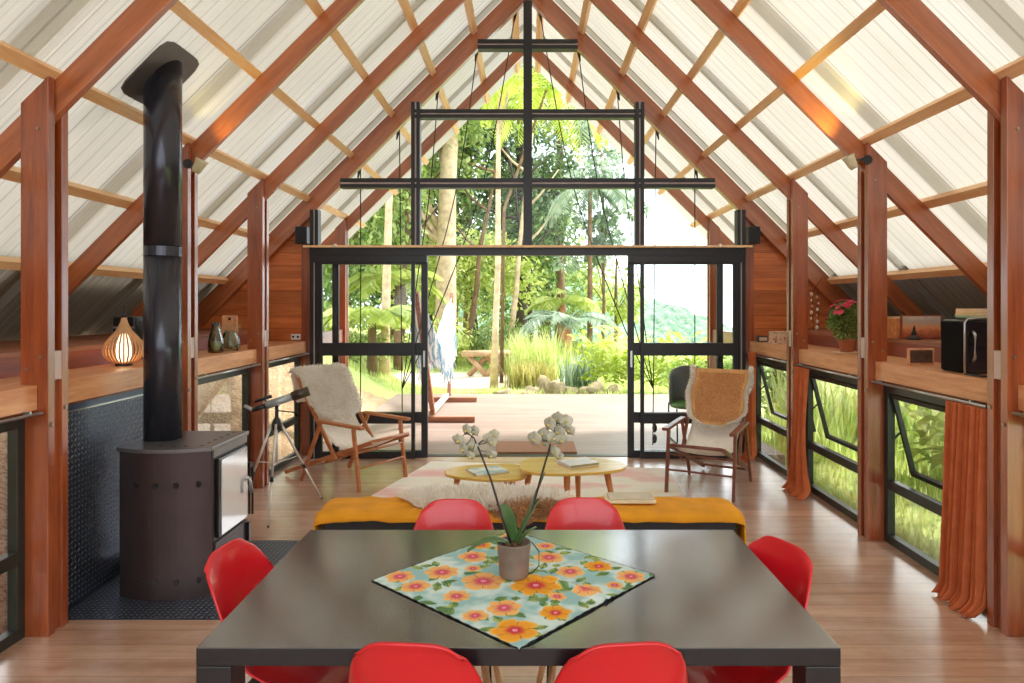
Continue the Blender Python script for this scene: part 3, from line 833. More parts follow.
# rocks along the deck edge
M['rock'] = plain('mossy_rock', srgb(142, 130, 98), .9, 0, .45, 9, bump=.6, bscale=12)
rl = ['flat rock at the deck edge below the hammock', 'long low rock left of the slim pale tree', 'brown rock right of the slim pale tree', 'rounded rock in the middle of the deck edge',
      'pale rock beside the dry grass', 'dark rock right of the dry grass', 'flat topped rock in front of the dark spiky clump', 'broad rock slab by the yellow green clump', 'small rock beside the broad slab']
for i, (px, w_, h_) in enumerate(((452, .32, .1), (470, .4, .12), (505, .5, .16), (528, .42, .2), (545, .36, .26), (556, .4, .24), (572, .35, .22), (592, .5, .2), (612, .3, .18))):
    Y = 12.75 + rg.uniform(-.1, .2); x = gx(px, Y); sd = rg.random() * 50; h_ *= .95
    mb = MB()
    mb.ball((x, Y, gz(x, Y) + h_ * .3), 1, 14, 10, (w_ * .5, w_ * .4, h_))
    c0 = Vector((x, Y, 0))
    for q in mb.v:
        n_ = noise.noise(Vector((q.x * 5 + sd, q.y * 5, q.z * 8)))
        q += (q - Vector((x, Y, gz(x, Y)))) * n_ * .8
    tag(mb.build('rock', M['rock'], smooth=True), rl[i], 'rock', 'rocks along the deck edge')

for k, (px, lab) in enumerate(((462, 'low green tuft between the first two rocks'), (488, 'low green tuft left of the brown rock'), (518, 'low green tuft between the brown and the rounded rock'), (538, 'low green tuft beside the rounded rock'),
                               (565, 'low green tuft by the flat topped rock'), (582, 'low green tuft left of the broad slab'), (602, 'low green tuft right of the broad slab'), (622, 'low green tuft at the right end of the rocks'))):
    x = gx(px, 12.6)
    clump('grass_tuft', lab, 'grass tuft', lambda m: blades(m, x, 12.55, -.15, 90, .24, r, .22, .022, .8), M['leaf_light' if k % 2 else 'grassblade'], 'tufts along the deck edge')
# log bench
Yb = 16.6; x0, x1 = gx(462, Yb), gx(512, Yb); zb = gz(-.9, Yb)
t = thing('log_bench', 'rustic log bench with crossed legs on the pale gravel patch', 'bench', ((x0 + x1) / 2, Yb, zb))
M['log'] = plain('log_wood', srgb(178, 146, 112), .8, 0, .2, 8)
for dy in (-.16, .02, .2):
    MB().tube([(x0, Yb + dy, .42), (x1, Yb + dy + .03, .43)], .065, 10).build('log_seat', M['log'], t, smooth=True)
for (sx, ex) in ((x0 + .15, x0 + .62), (x1 - .2, x1 - .65)):
    MB().tube([(sx, Yb, .37), (ex, Yb - .1, zb)], .07, 9).build('leg', M['log'], t, smooth=True)
    MB().tube([(ex, Yb + .12, .37), (sx, Yb + .2, zb)], .07, 9).build('leg', M['log'], t, smooth=True)

# hammock and its stand on the deck
t = thing('hammock_stand', 'wooden hammock stand with flat feet on the deck outside the left doors', 'hammock stand', (-1.35, 10.3, 0))
M['standwood'] = wood('stand_wood', srgb(124, 76, 54), srgb(176, 118, 88), 'x', .5, kind='obj')
for (Y, xa, xb) in ((9.35, -1.75, -.72), (11.3, -1.75, -.84)):
    MB().box(xa, xb, Y - .05, Y + .05, .0, .075).build('foot', M['standwood'], t, bevel=.012)
MB().beam((-1.33, 9.4, .11), (-1.33, 11.25, .11), .07, .07).build('base_beam', plain('weathered_beam', srgb(190, 180, 170), .6), t, bevel=.006)
MB().beam((-1.30, 9.38, .11), (-1.36, 8.35, 1.75), .06, .07).build('upright', M['standwood'], t, bevel=.006)
MB().beam((-1.30, 11.28, .11), (-1.36, 12.2, 1.8), .06, .07).build('upright', M['standwood'], t, bevel=.006)
t2 = thing('hammock', 'blue and white cotton hammock with fringe hung on the wooden stand', 'hammock', (-1.36, 10.3, .5))
def ham(u, v):
    y = 8.55 + v * 3.45; sag = 1 - (2 * v - 1) ** 2
    wd = .03 + .17 * sag ** .6; ph = (u - .5) * 2
    z = 1.62 - .95 * sag + abs(ph) * wd * .75 + .01 * math.sin(v * 60)
    return (-1.36 + ph * wd * .9, y, z)
tt = NT('hammock_cloth'); pp = tt.pos('world')
st = tt.n('ShaderNodeTexWave', {'bands_direction': 'X'}, Vector=pp, Scale=6.0, Distortion=3.0).outputs[0]
hc = tt.mix(tt.ramp(st, [(.3, (0, 0, 0)), (.6, (1, 1, 1))]), srgb(138, 176, 204), srgb(232, 238, 240))
M['hammock'] = tt.done(tt.pbsdf(Base_Color=hc, Roughness=.9).outputs[0])
MB().grid(ham, 14, 50).build('cloth', M['hammock'], t2, smooth=True, solid=.006)
rh = random.Random(5)
for u in (0, 1):
    fr = MB()
    for k in range(90):
        v = .12 + .76 * k / 89
        p0 = Vector(ham(u, v)); fr.tube([p0, p0 + Vector((rh.uniform(-.02, .02), 0, -.14)), p0 + Vector((rh.uniform(-.05, .05), rh.uniform(-.03, .03), -.3 - rh.random() * .1))], .006, 4)
    fr.build('fringe', M['hammock'], t2)
MB().tube([(-1.36, 8.57, 1.62), (-1.355, 8.40, 1.70)], .012, 6).build('end_rope', M['spacer'], t2)
MB().tube([(-1.36, 11.98, 1.62), (-1.355, 12.12, 1.72)], .012, 6).build('end_rope', M['spacer'], t2)

# hanging cords under the porch roof
M['cord'] = plain('dark_cord', srgb(38, 34, 32), .8)
cord_x = [.125, .552, .986, 1.42, 1.85]
names_c = ['starting nearest the ridge', 'second from the ridge', 'third from the ridge', 'straight, fourth from the ridge', 'straight, farthest from the ridge']
for sg in (-1, 1):
    for i, x in enumerate(cord_x):
        z = ZP - x - .01; Y = 7.56; xe = 1.385
        if i < 3:
            mid = {0: (.50, 2.93), 1: (.78, 2.93), 2: (1.08, 2.9)}[i]
            lo = {0: (1.07, 1.35), 1: (1.15, 1.5), 2: (1.22, 1.9)}[i]
            pts = [(sg * x, Y, z), (sg * mid[0], Y, mid[1]), (sg * lo[0], Y, lo[1]), (sg * xe, Y, .68)]
            vs = [Vector(p) for p in pts]; out = []
            for a in range(3):
                p0 = vs[max(0, a - 1)]; p1 = vs[a]; p2 = vs[a + 1]; p3 = vs[min(3, a + 2)]
                for q in range(6):
                    u = q / 6
                    out.append(.5 * ((2 * p1) + (p2 - p0) * u + (2 * p0 - 5 * p1 + 4 * p2 - p3) * u * u + (3 * p1 - 3 * p2 + p3 - p0) * u ** 3))
            out.append(vs[-1]); pts = out
        else:
            pts = [(sg * x, Y, z), (sg * (xe if i == 3 else x), Y, .05)]
        t = thing('cord', 'thin dark cord hanging on the %s outside the glass, %s' % (SIDE[sg], names_c[i]), 'cord', (sg * x, Y, .02), 'hanging cords')
        MB().tube(pts, .0062, 6).build('rope', M['cord'], t, smooth=True)
        MB().tube([(sg * x, Y, z + .01), (sg * (x + .012), Y, z - .06), (sg * (x + .03), Y, z - .16)], [.016, .02, .007], 7).build('knot', M['cord'], t, smooth=True)
        if i == 3:
            for zz in (.12, .24):
                MB().ball((sg * xe + sg * .02, Y, zz), .035, 8, 6, (.8, .6, 1.5)).build('hook', M['black_steel'], t, smooth=True)

# tub chair on the porch, behind the right glass
t = thing('metal_chair', 'dark grey rounded chair on thin metal legs outside the right glass panel', 'chair', (1.95, 8.05, 0))
def tub(u, v):
    a = PI * (1.0 + 0) * (u - .5) * 1.1; ww = .27
    x = math.sin(a) * ww; y = math.cos(a) * ww
    z = .44 + v * .42 * (math.cos(a) * .5 + .5) ** .7
    return (1.95 + x, 8.05 + y * (1 + .15 * v), z)
MB().grid(tub, 20, 8).build('backrest', plain('grey_shell', srgb(86, 92, 96), .45), t, smooth=True, solid=.02)
MB().lathe([(0, 0), (.26, 0), (.275, .02), (.27, .05), (0, .06)], (1.95, 8.05, .40), 24).build('seat', plain('green_cushion', srgb(96, 140, 74), .7), t, smooth=True)
for sx in (-1, 1):
    x = 1.95 + sx * .24
    MB().tube([(x, 8.28, .42), (x, 8.3, .04), (x, 8.26, .012), (x, 7.84, .012), (x, 7.80, .04), (x, 7.83, .41)], .010, 8).build('leg', M['dark_alu'], t, smooth=True)
MB().tube([(1.71, 7.83, .30), (2.19, 7.83, .30)], .009, 8).build('stretcher', M['dark_alu'], t, smooth=True)

# plants outside the side windows on the right
names_w = {0: 'nearest window', 1: 'window between the second and third post', 2: 'farthest window'}
k = 0
for (x, y, h) in ((4.0, 3.2, .95), (4.6, 4.3, 1.1), (4.1, 5.2, .9), (4.9, 5.9, 1.2), (4.6, 6.8, 1.0), (5.7, 7.9, 1.1), (5.3, 9.2, 1.1), (6.2, 3.2, 1.2), (6.4, 8.8, 1.3), (3.9, 8.3, .9), (3.7, 10.4, 1.0)):
    kind = k % 2
    lab = '%s %s, %s' % (['leafy green', 'tall grassy'][kind], 'plant outside the right windows', ['by the nearest window', 'behind the nearest window', 'at the middle window', 'behind the middle window', 'near the farthest window', 'behind the farthest window', 'beside the deck', 'at the far right', 'beyond the deck corner', 'right of the porch rail', 'at the right edge of the deck'][k])
    if kind == 0:
        clump('leafy_plant', lab, 'plant', lambda m: [broad(m, x + r.uniform(-.5, .5), y + r.uniform(-.5, .5), gz(x, y), 7, h, r, .11, .5, .2) for _ in range(4)], M['leaf_mid' if k % 4 else 'leaf_light'], 'plants outside the right windows')
    else:
        clump('tall_grass', lab, 'plant', lambda m: [blades(m, x + r.uniform(-.6, .6), y + r.uniform(-.6, .6), gz(x, y), 110, h * 1.15, r, .3, .02, .6) for _ in range(8)], M['grassblade'], 'plants outside the right windows')
    k += 1
mb = MB()
for _ in range(3800):
    x = rg.uniform(2.75, 5.4); y = rg.uniform(1.8, 11)
    if x < 2.85 and y > 7.2: continue
    blades(mb, x, y, gz(x, y), 3, .13 + .1 * max(0, x - 3), rg, .1, .014, .6, 2)
tag(mb.build('side_lawn_grass', M['grassblade']), 'short grass growing right outside the side windows', 'grass', kind='stuff')
# ================================================================ FURNITURE AND THINGS
M['red'] = plain('red_shell_plastic', srgb(206, 22, 34), .32, 0, .04, 5, coat=.25)
M['beech'] = wood('beech_legs', srgb(196, 146, 98), srgb(226, 184, 136), 'z', .4, kind='obj')
M['darkwire'] = plain('black_wire', srgb(30, 28, 28), .4, .6)

# ---------------------------------------------------------------- dining table
t = NT('black_tabletop'); p = t.pos()
sm = t.noise(t.map(p, scale=(1, 1.6, 1)), 3.2, 5, .62)
sc_ = t.n('ShaderNodeTexNoise', None, Vector=t.map(p, scale=(1.2, 14, 1), rot=(0, 0, .5)), Scale=4.0, Detail=4, Distortion=1.5).outputs[0]
rough = t.math('MULTIPLY_ADD', sm, .30, .06)
base = t.mix(t.ramp(sc_, [(.5, (0, 0, 0)), (.8, (1, 1, 1))]), srgb(26, 24, 26), srgb(60, 58, 62))
M['tabletop'] = t.done(t.pbsdf(Base_Color=base, Roughness=rough, Specular_IOR_Level=.9, Coat_Weight=1.0, Coat_Roughness=.15, Coat_IOR=2.15).outputs[0])
M['table_black'] = plain('black_lacquer', srgb(26, 23, 26), .35, 0, .08)
TX0, TX1, TY0, TY1 = -.823, .777, 1.693, 2.585
t = thing('dining_table', 'large black rectangular dining table with thick top in the foreground', 'dining table', ((TX0 + TX1) / 2, (TY0 + TY1) / 2, 0))
mb = MB().box(TX0, TX1, TY0, TY1, .704, .75); mb.m = [1, 0, 1, 1, 1, 1]; mb.build('tabletop', [M['tabletop'], M['table_black']], t, bevel=.003)
for x in (TX0, TX1 - .088):
    for y in (TY0, TY1 - .088):
        MB().box(x, x + .088, y, y + .088, 0, .7035).build('leg', M['table_black'], t, bevel=.003)

# ---------------------------------------------------------------- red shell chairs
def make_chair():
    t = thing('shell_chair', 'x', 'chair', (0, 0, 0), 'red shell dining chairs', local=True)
    prof = [(-.262, .802), (-.252, .776), (-.238, .725), (-.222, .66), (-.203, .59), (-.178, .53), (-.135, .475), (-.07, .445), (.0, .432), (.07, .430), (.14, .434), (.19, .430), (.222, .412)]
    hw = [.134, .144, .156, .168, .180, .190, .205, .213, .214, .208, .196, .182, .165]
    lift = [0, .0, .004, .012, .026, .045, .062, .060, .050, .038, .024, .010, .0]
    fwd = [.012, .018, .03, .045, .058, .066, .05, .02, 0, 0, 0, 0, 0]
    def P(u, v):
        f = v * (len(prof) - 1); i = min(len(prof) - 2, int(f)); k = f - i
        L = lambda a: a[i] * (1 - k) + a[i + 1] * k
        y = prof[i][0] * (1 - k) + prof[i + 1][0] * k; z = prof[i][1] * (1 - k) + prof[i + 1][1] * k
        w = L(hw); a = (u - .5) * 2; c = abs(a)
        # rounded top corners
        if v < .30:
            dz = (1 - v / .30) ** 2; z -= (c ** 4) * .040 * dz; w *= 1 - .10 * dz * c ** 2
        if v > .9: y -= (c ** 4) * .05 * (v - .9) / .1
        return Vector((a * w, y + L(fwd) * c ** 2.4, z + L(lift) * c ** 2.6))
    MB().grid(P, 36, 60).build('seat_shell', M['red'], t, smooth=True, solid=.008)
    for sx in (-1, 1):
        for (ya, yb) in ((.13, .20), (-.12, -.20)):
            MB().tube([(sx * .13, ya * .75, .405), (sx * .20, yb * 1.05, 0)], [.0145, .011], 10).build('leg', M['beech'], t, smooth=True)
    MB().box(-.14, .14, -.11, .11, .406, .418).build('mounting_plate', M['darkwire'], t)
    for a, b in (((-.17, -.155, .2), (.15, .125, .33)), ((.17, -.155, .2), (-.15, .125, .33)), ((-.17, .155, .2), (-.148, -.118, .33)), ((.17, .155, .2), (.148, -.118, .33))):
        MB().tube([a, b], .004, 6).build('brace', M['darkwire'], t)
    return t
ch0 = make_chair()
spots = [(-.262, 1.87, R(-5), 'red shell chair in front of the table, the left one of the near pair'),
         (.212, 1.87, R(6), 'red shell chair in front of the table, the right one of the near pair'),
         (-.298, 2.55, R(180), 'red shell chair on the far side of the table, left of the orchid'),
         (.235, 2.57, R(181), 'red shell chair on the far side of the table, right of the orchid'),
         (-.752, 2.235, R(-98), 'red shell chair at the left end of the table beside the stove'),
         (.635, 2.20, R(114), 'red shell chair at the right end of the table')]
for i, (x, y, a, lab) in enumerate(spots):
    c = ch0 if i == 0 else copy_tree(ch0)
    c.location = (x, y, 0); c.rotation_euler = (0, 0, a); c['label'] = lab

# ---------------------------------------------------------------- table cloth with flowers
cc = Vector((-.04, 2.122)); ca = R(47.5); half = .312; N_ = 250
rf = random.Random(21)
def smooth(a, b, x):
    t = min(1, max(0, (x - a) / (b - a))); return t * t * (3 - 2 * t)
fl = []
for (u, v, rr_, k) in ((.5, .36, .085, 1), (.22, .30, .055, 0), (.36, .58, .075, 0), (.62, .62, .06, 0), (.16, .55, .045, 0), (.30, .82, .06, 0), (.55, .86, .055, 0),
                       (.80, .80, .07, 1), (.82, .55, .055, 0), (.74, .34, .05, 0), (.90, .28, .05, 1), (.62, .14, .05, 0), (.34, .10, .05, 1), (.10, .12, .07, 1),
                       (.08, .34, .04, 0), (.10, .78, .05, 0), (.12, .93, .05, 0), (.44, .74, .03, 0), (.70, .95, .04, 1), (.93, .93, .045, 0), (.94, .68, .04, 0), (.90, .08, .05, 0), (.76, .08, .03, 0), (.47, .20, .03, 0)):
    fl.append((u, v, rr_ * 1.42, k, rf.uniform(0, 6.28), rf.randint(5, 7)))
lv = [(rf.random(), rf.random(), rf.uniform(0, PI), rf.uniform(.05, .1)) for _ in range(120)]
def lerp(a, b, t): return tuple(a[i] * (1 - t) + b[i] * t for i in range(3))
def ccol(u, v):
    n1 = noise.noise(Vector((u * 7, v * 7, 2))); n2 = noise.noise(Vector((u * 22, v * 22, 5)))
    c = lerp((150, 190, 192), (206, 224, 222), smooth(-.4, .4, n1 + n2 * .5))
    for (a, b, th, L) in lv:
        dx, dy = u - a, v - b; p = dx * math.cos(th) + dy * math.sin(th); q = -dx * math.sin(th) + dy * math.cos(th)
        if abs(p) < L / 2 and abs(q) < .022 * math.cos(p / L * PI):
            c = lerp((92, 132, 84), (162, 178, 104), smooth(-.3, .3, n2)) if abs(q) > .002 else (70, 104, 70)
    for (a, b, rr_, k, ph, npet) in fl:
        dx, dy = u - a, v - b; d = math.hypot(dx, dy)
        if d > rr_ * 1.25: continue
        th = math.atan2(dy, dx) + ph + n2 * .25
        e = rr_ * (.74 + .30 * abs(math.cos(npet * th / 2)) ** .5 + .08 * n2)
        if d < e:
            f = d / e; ray = .5 + .5 * math.cos(th * 26)
            if k: c = lerp((200, 58, 70), (230, 158, 48), smooth(.28, .6, f + ray * .14))
            else: c = lerp((208, 84, 106), (234, 176, 110), smooth(.32, .72, f + ray * .16))
            c = lerp(c, (246, 208, 116), smooth(.75, 1, f) * .5)
            if f < .13: c = (232, 150, 180)
            if abs(math.cos(npet * th / 2)) < .16 and f > .35: c = lerp(c, (170, 96, 50), .55)
    m = min(u, v, 1 - u, 1 - v)
    if m < .005: c = (38, 34, 36) if (int((u + v) * 34) % 2 == 0 or m < .002) else (150, 160, 150)
    return srgb(*c)
def cpos(u, v):
    a = (u - .5) * 2 * half; b = (v - .5) * 2 * half
    x = cc.x + a * math.cos(ca) - b * math.sin(ca); y = cc.y + a * math.sin(ca) + b * math.cos(ca)
    h = .7525
    fold = math.exp(-((x - .09 - (y - 2.1) * -.9) / .016) ** 2) * .007 * smooth(2.35, 2.1, y) * smooth(1.85, 1.95, y)
    fold += math.exp(-((x - .13 - (y - 2.05) * -1.4) / .012) ** 2) * .006 * smooth(2.3, 2.1, y) * smooth(1.85, 1.95, y)
    h += fold + max(0, noise.noise(Vector((x * 9, y * 9, 0)))) * .004
    d = TY0 - .004 - y
    if d > 0: y = TY0 - .006 - d * .15; h = .7525 - d
    return Vector((x, y, h))
mb = MB().grid(cpos, N_, N_)
t = NT('floral_cotton')
at_ = t.n('ShaderNodeVertexColor', {'layer_name': 'print'}).outputs[0]
M['cloth'] = t.done(t.pbsdf(Base_Color=at_, Roughness=.85, Specular_IOR_Level=.2, Normal=t.bump(t.noise(t.pos(), 400, 2), .15, .001)).outputs[0])
cl = tag(mb.build('tablecloth', M['cloth'], smooth=True, solid=.0016), 'square floral cloth in pale blue and orange laid diagonally on the black table', 'tablecloth')
vc = cl.data.color_attributes.new('print', 'FLOAT_COLOR', 'POINT')
vals = []
for j in range(N_ + 1):
    for i in range(N_ + 1): vals.extend(ccol(i / N_, j / N_))
vc.data.foreach_set('color', vals)

# ---------------------------------------------------------------- orchid
ox, oy, oz = -.043, 2.13, .7565
t = thing('potted_orchid', 'white orchid with two flower stems in a grey pot on the floral cloth', 'potted plant', (ox, oy, oz))
M['potgrey'] = plain('grey_brown_ceramic', srgb(128, 114, 104), .45, 0, .3, 14, bump=.2, bscale=30)
MB().lathe([(0, 0), (.041, 0), (.045, .004), (.0525, .10), (.0545, .104), (.0525, .107), (.048, .104), (.046, .088), (0, .088)], (ox, oy, oz), 32).build('pot', M['potgrey'], t, smooth=True)
mb = MB(); rb = random.Random(4)
for _ in range(46):
    a = rb.uniform(0, 6.28); q = .037 * rb.random() ** .5
    mb.ball((ox + q * math.cos(a), oy + q * math.sin(a), oz + .09 + rb.random() * .012), rb.uniform(.005, .011), 6, 4, (1, .7, .6))
tag(mb.build('bark_chips', plain('orchid_bark', srgb(98, 66, 48), .9, 0, .4, 40), t), kind='stuff')
M['orchleaf'] = plain('orchid_leaf', srgb(70, 104, 54), .3, 0, .25, 9, coat=.4)
def strap(b, d, L, w, rise, drop, name='leaf', mat=None):
    b = Vector(b); d = Vector((d[0], d[1], 0)).normalized(); side = Vector((-d.y, d.x, 0)); cols = []
    def fn(u, v):
        z = rise * v - drop * v * v; hw = w * math.sin(PI * (.12 + .86 * v)) ** .7 * .5
        a = (u - .5) * 2
        return b + d * (L * v) + side * (a * hw) + Vector((0, 0, z + abs(a) * hw * .35))
    return MB().grid(fn, 6, 14).build(name, mat or M['orchleaf'], t, smooth=True, solid=.003)
zt = oz + .095
strap((ox - .01, oy, zt), (-1, -.15), .135, .045, .07, .085)
strap((ox + .005, oy, zt), (1, .2), .075, .045, .17, .03)
strap((ox, oy + .01, zt), (-.35, .4), .06, .055, .17, .06)
strap((ox + .01, oy - .01, zt), (.75, -.5), .07, .04, .10, .03)
strap((ox + .012, oy + .01, zt), (.9, .1), .085, .032, .24, .02)
M['stem'] = plain('orchid_stem', srgb(52, 44, 40), .4)
def pw(px, py, Y): return at(px, py, Y)
stA = [(ox - .008, oy, zt), pw(503, 520, 2.13), pw(491, 480, 2.12), pw(480, 452, 2.11), pw(474, 438, 2.11), pw(465, 431, 2.11)]
stB = [(ox + .012, oy, zt), pw(532, 510, 2.13), pw(543, 470, 2.12), pw(549, 450, 2.11), pw(552, 436, 2.11), pw(556, 424, 2.11)]
MB().tube(stA, [.0042, .0038, .0034, .003, .0025, .0015], 8).build('stem', M['stem'], t, smooth=True)
MB().tube(stB, [.0042, .0038, .0034, .003, .0025, .0015], 8).build('stem', M['stem'], t, smooth=True)
M['petal'] = leafy('orchid_petal', [srgb(150, 148, 118), srgb(190, 188, 166), srgb(216, 214, 200)], trans=.35, scale=20, gain=1.0)
M['lip'] = plain('orchid_lip', srgb(196, 176, 104), .5)
def flower(c, face, R_, sp):
    c = Vector(c); f = Vector(face).normalized(); a = f.cross(Vector((0, 0, 1))).normalized(); b = a.cross(f)
    mb = MB()
    for k in range(5):
        th = PI / 2 + k * 2 * PI / 5; wide = .62 if k in (1, 4) else .42
        d = a * math.cos(th) + b * math.sin(th); s_ = a * -math.sin(th) + b * math.cos(th)
        L = R_ * (1.0 if k not in (1, 4) else 1.05)
        def fn(u, v, d=d, s_=s_, L=L, wide=wide):
            hw = L * wide * math.sin(PI * (.06 + .92 * v)) ** .75; q = (u - .5) * 2
            return c + d * (L * v) + s_ * (q * hw) + f * (.10 * L * v - .25 * L * v * v - .12 * L * q * q)
        mb.grid(fn, 4, 6)
    o = mb.build('flower', M['petal'], t, smooth=True, solid=.0008)
    MB().ball(c + f * .004 - b * .003, .0055, 8, 6, (1, 1.2, .8)).build('lip', M['lip'], o, smooth=True)
    MB().tube([c - f * .001, (c + Vector(sp)) / 2 - f * .008, sp], .0013, 5).build('flower_stalk', M['stem'], o)
rq = random.Random(9)
def stp(st, f):
    f *= len(st) - 1; i = min(len(st) - 2, int(f)); return Vector(st[i]).lerp(Vector(st[i + 1]), f - i)
for (px, py, r_, sf) in ((458, 440, .020, .95), (466, 430, .020, 1), (474, 431, .019, 1), (463, 449, .018, .85), (472, 446, .019, .85), (470, 456, .016, .75), (488, 438, .017, .7),
                         (494, 434, .016, .7), (492, 442, .018, .7), (491, 455, .019, .62)):
    flower(pw(px, py, 2.10 + rq.uniform(-.02, .02)), (rq.uniform(-.9, .7), -1, rq.uniform(-.5, .3)), r_, stp(stA, sf))
for (px, py, r_, sf) in ((534, 439, .024, .7), (543, 434, .022, .75), (545, 442, .018, .7), (549, 424, .023, .9), (557, 419, .024, 1), (566, 421, .022, 1), (569, 430, .021, .95),
                         (558, 432, .024, .85), (553, 438, .022, .8), (561, 440, .02, .8), (554, 452, .02, .6), (559, 456, .015, .6)):
    flower(pw(px, py, 2.10 + rq.uniform(-.025, .025)), (rq.uniform(-.9, .7), -1, rq.uniform(-.4, .4)), r_, stp(stB, sf))
hx_ = [(ox + .035, oy + .01, oz + .085), (ox + .055, oy + .0, oz + .105), (ox + .078, oy, oz + .075), (ox + .078, oy, oz + .03), (ox + .055, oy, oz + .006), (ox + .038, oy, oz + .01)]
tag(MB().tube(hx_, .0018, 6).build('wire_ornament', M['darkwire']), 'small hexagonal wire ornament leaning against the orchid pot', 'wire ornament')

# ---------------------------------------------------------------- stove and flue
M['stove'] = plain('stove_steel', srgb(74, 62, 62), .38, .55, .06, 8)
M['stove_top'] = plain('stove_top_steel', srgb(112, 110, 112), .32, .6, .06, 8)
M['flue'] = plain('flue_black', srgb(62, 62, 70), .22, .6, .06, 8)
t = thing('wood_stove', 'dark steel wood stove with bowed side panel and glass door', 'stove', (-1.98, 3.97, 0))
SX0, SX1 = -2.235, -1.735
def bow(x): return 3.74 - .065 * (1 - ((x + 1.985) / .25) ** 2)
mb = MB()
nb = 16
poly = [(SX0 + (SX1 - SX0) * i / nb, bow(SX0 + (SX1 - SX0) * i / nb), .02) for i in range(nb + 1)] + [(SX1, 4.21, .02), (SX0, 4.21, .02)]
MB().prism([(x * 1 if 0 else x, y + (.03 if y < 4 else -.02), z) for x, y, z in poly], (0, 0, .77)).build('body', M['stove'], t, bevel=.003)
pan = MB()
pp = [(SX0 + (SX1 - SX0) * i / nb, bow(SX0 + (SX1 - SX0) * i / nb)) for i in range(nb + 1)]
pan.prism([(x, y, .0) for x, y in pp] + [(x, y + .008, .0) for x, y in pp[::-1]], (0, 0, .80))
pan.build('side_panel', M['stove'], t)
MB().prism([(x + (.01 if i == nb else -.01 if i == 0 else 0), y - .012, .80) for i, (x, y) in enumerate(pp)] + [(SX1 + .012, 4.225, .80), (SX0 - .01, 4.225, .80)], (0, 0, .022)).build('top_plate', M['stove_top'], t, bevel=.003)
for z in (.625, .105):
    for k in range(4):
        x = SX0 + .125 + k * .107; 
        MB().lathe([(0, 0), (.017, 0), (.017, .004), (0, .004)], (x, bow(x) - .001, z), 14, Matrix.Rotation(PI / 2, 3, 'X')).build('vent_hole', M['pot_black'], t)
for k in range(6):
    MB().lathe([(0, 0), (.011, 0), (.011, .0015), (0, .0015)], (-1.80, 3.78 + k * .08, .8225), 12).build('vent_hole', M['pot_black'], t)
for k in range(3):
    MB().lathe([(0, 0), (.011, 0), (.011, .0015), (0, .0015)], (-2.02 + .07 * k, 3.76, .8225), 12).build('vent_hole', M['pot_black'], t)
MB().box(SX1, SX1 + .010, 3.755, 4.20, .76, .80).build('door_lintel', M['stove_top'], t)
d = MB().box(SX1 + .001, SX1 + .022, 3.79, 4.17, .305, .745).build('door', M['pot_black'], t, bevel=.004)
tt = NT('stove_glass'); M['sglass'] = tt.done(tt.pbsdf(Base_Color=srgb(226, 228, 232), Roughness=.12, Metallic=.55).outputs[0])
MB().box(SX1 + .0225, SX1 + .028, 3.815, 4.16, .315, .735).build('door_glass', M['sglass'], d)
h = MB().tube([(SX1 + .028, 4.125, .545), (SX1 + .045, 4.13, .56), (SX1 + .055, 4.14, .53), (SX1 + .058, 4.15, .46)], [.009, .008, .009, .012], 10)
h.build('door_handle', M['alu'], d, smooth=True)
MB().box(SX1 + .002, SX1 + .012, 3.77, 4.20, .02, .285).build('ash_panel', M['stove'], t)
MB().box(SX1 + .0125, SX1 + .03, 4.18, 4.20, .16, .27).build('ash_latch', M['pot_black'], t)
PXc, PYc = -2.128, 3.985
t = thing('flue_pipe', 'tall black flue pipe rising from the stove to the roof', 'flue pipe', (PXc, PYc, .823))
ztop = ZS - abs(PXc)
MB().lathe([(0, .0), (.101, 0), (.101, 1.06), (0, 1.06)], (PXc, PYc, .823), 40).build('lower_pipe', M['flue'], t, smooth=False)
MB().lathe([(0, .0), (.1022, 0), (.1022, .055), (0, .055)], (PXc, PYc, 1.8835), 40).build('collar', M['flue'], t)
MB().lathe([(0, .0), (.101, 0), (.101, ztop - 1.939 + .12), (0, ztop - 1.939 + .12)], (PXc, PYc, 1.939), 40).build('upper_pipe', M['flue'], t)
q = []
for k in range(32):
    a = 2 * PI * k / 32; e = .34
    ca_, sa_ = math.cos(a), math.sin(a)
    rr_ = 1 / ((abs(ca_) ** 6 + abs(sa_) ** 6) ** (1 / 6))
    u_ = rr_ * ca_ * .145; v_ = rr_ * sa_ * .20
    q.append((PXc + u_, PYc + v_ - .02, ZS - abs(PXc) + u_ - .03))
MB().prism(q, (.006, 0, -.006)).build('ceiling_plate', plain('plate_grey', srgb(92, 88, 90), .4, .3), t)
for o in [c for c in t.children if 'pipe' in c.name]:
    for pl in o.data.polygons: pl.use_smooth = len(pl.vertices) == 4

# poker and shovel hanging at the stove's far corner
t = thing('stove_tools', 'two dark stove tools hanging at the far corner of the stove', 'stove tools', (-1.70, 4.24, .3))
for dx in (0, .02):
    MB().tube([(-1.732 + dx, 4.25, .62), (-1.732 + dx, 4.25, .30)], .006, 6).build('rod', M['darkwire'], t)
MB().box(-1.75, -1.705, 4.191, 4.243, .60, .63).build('hook_plate', M['darkwire'], t)

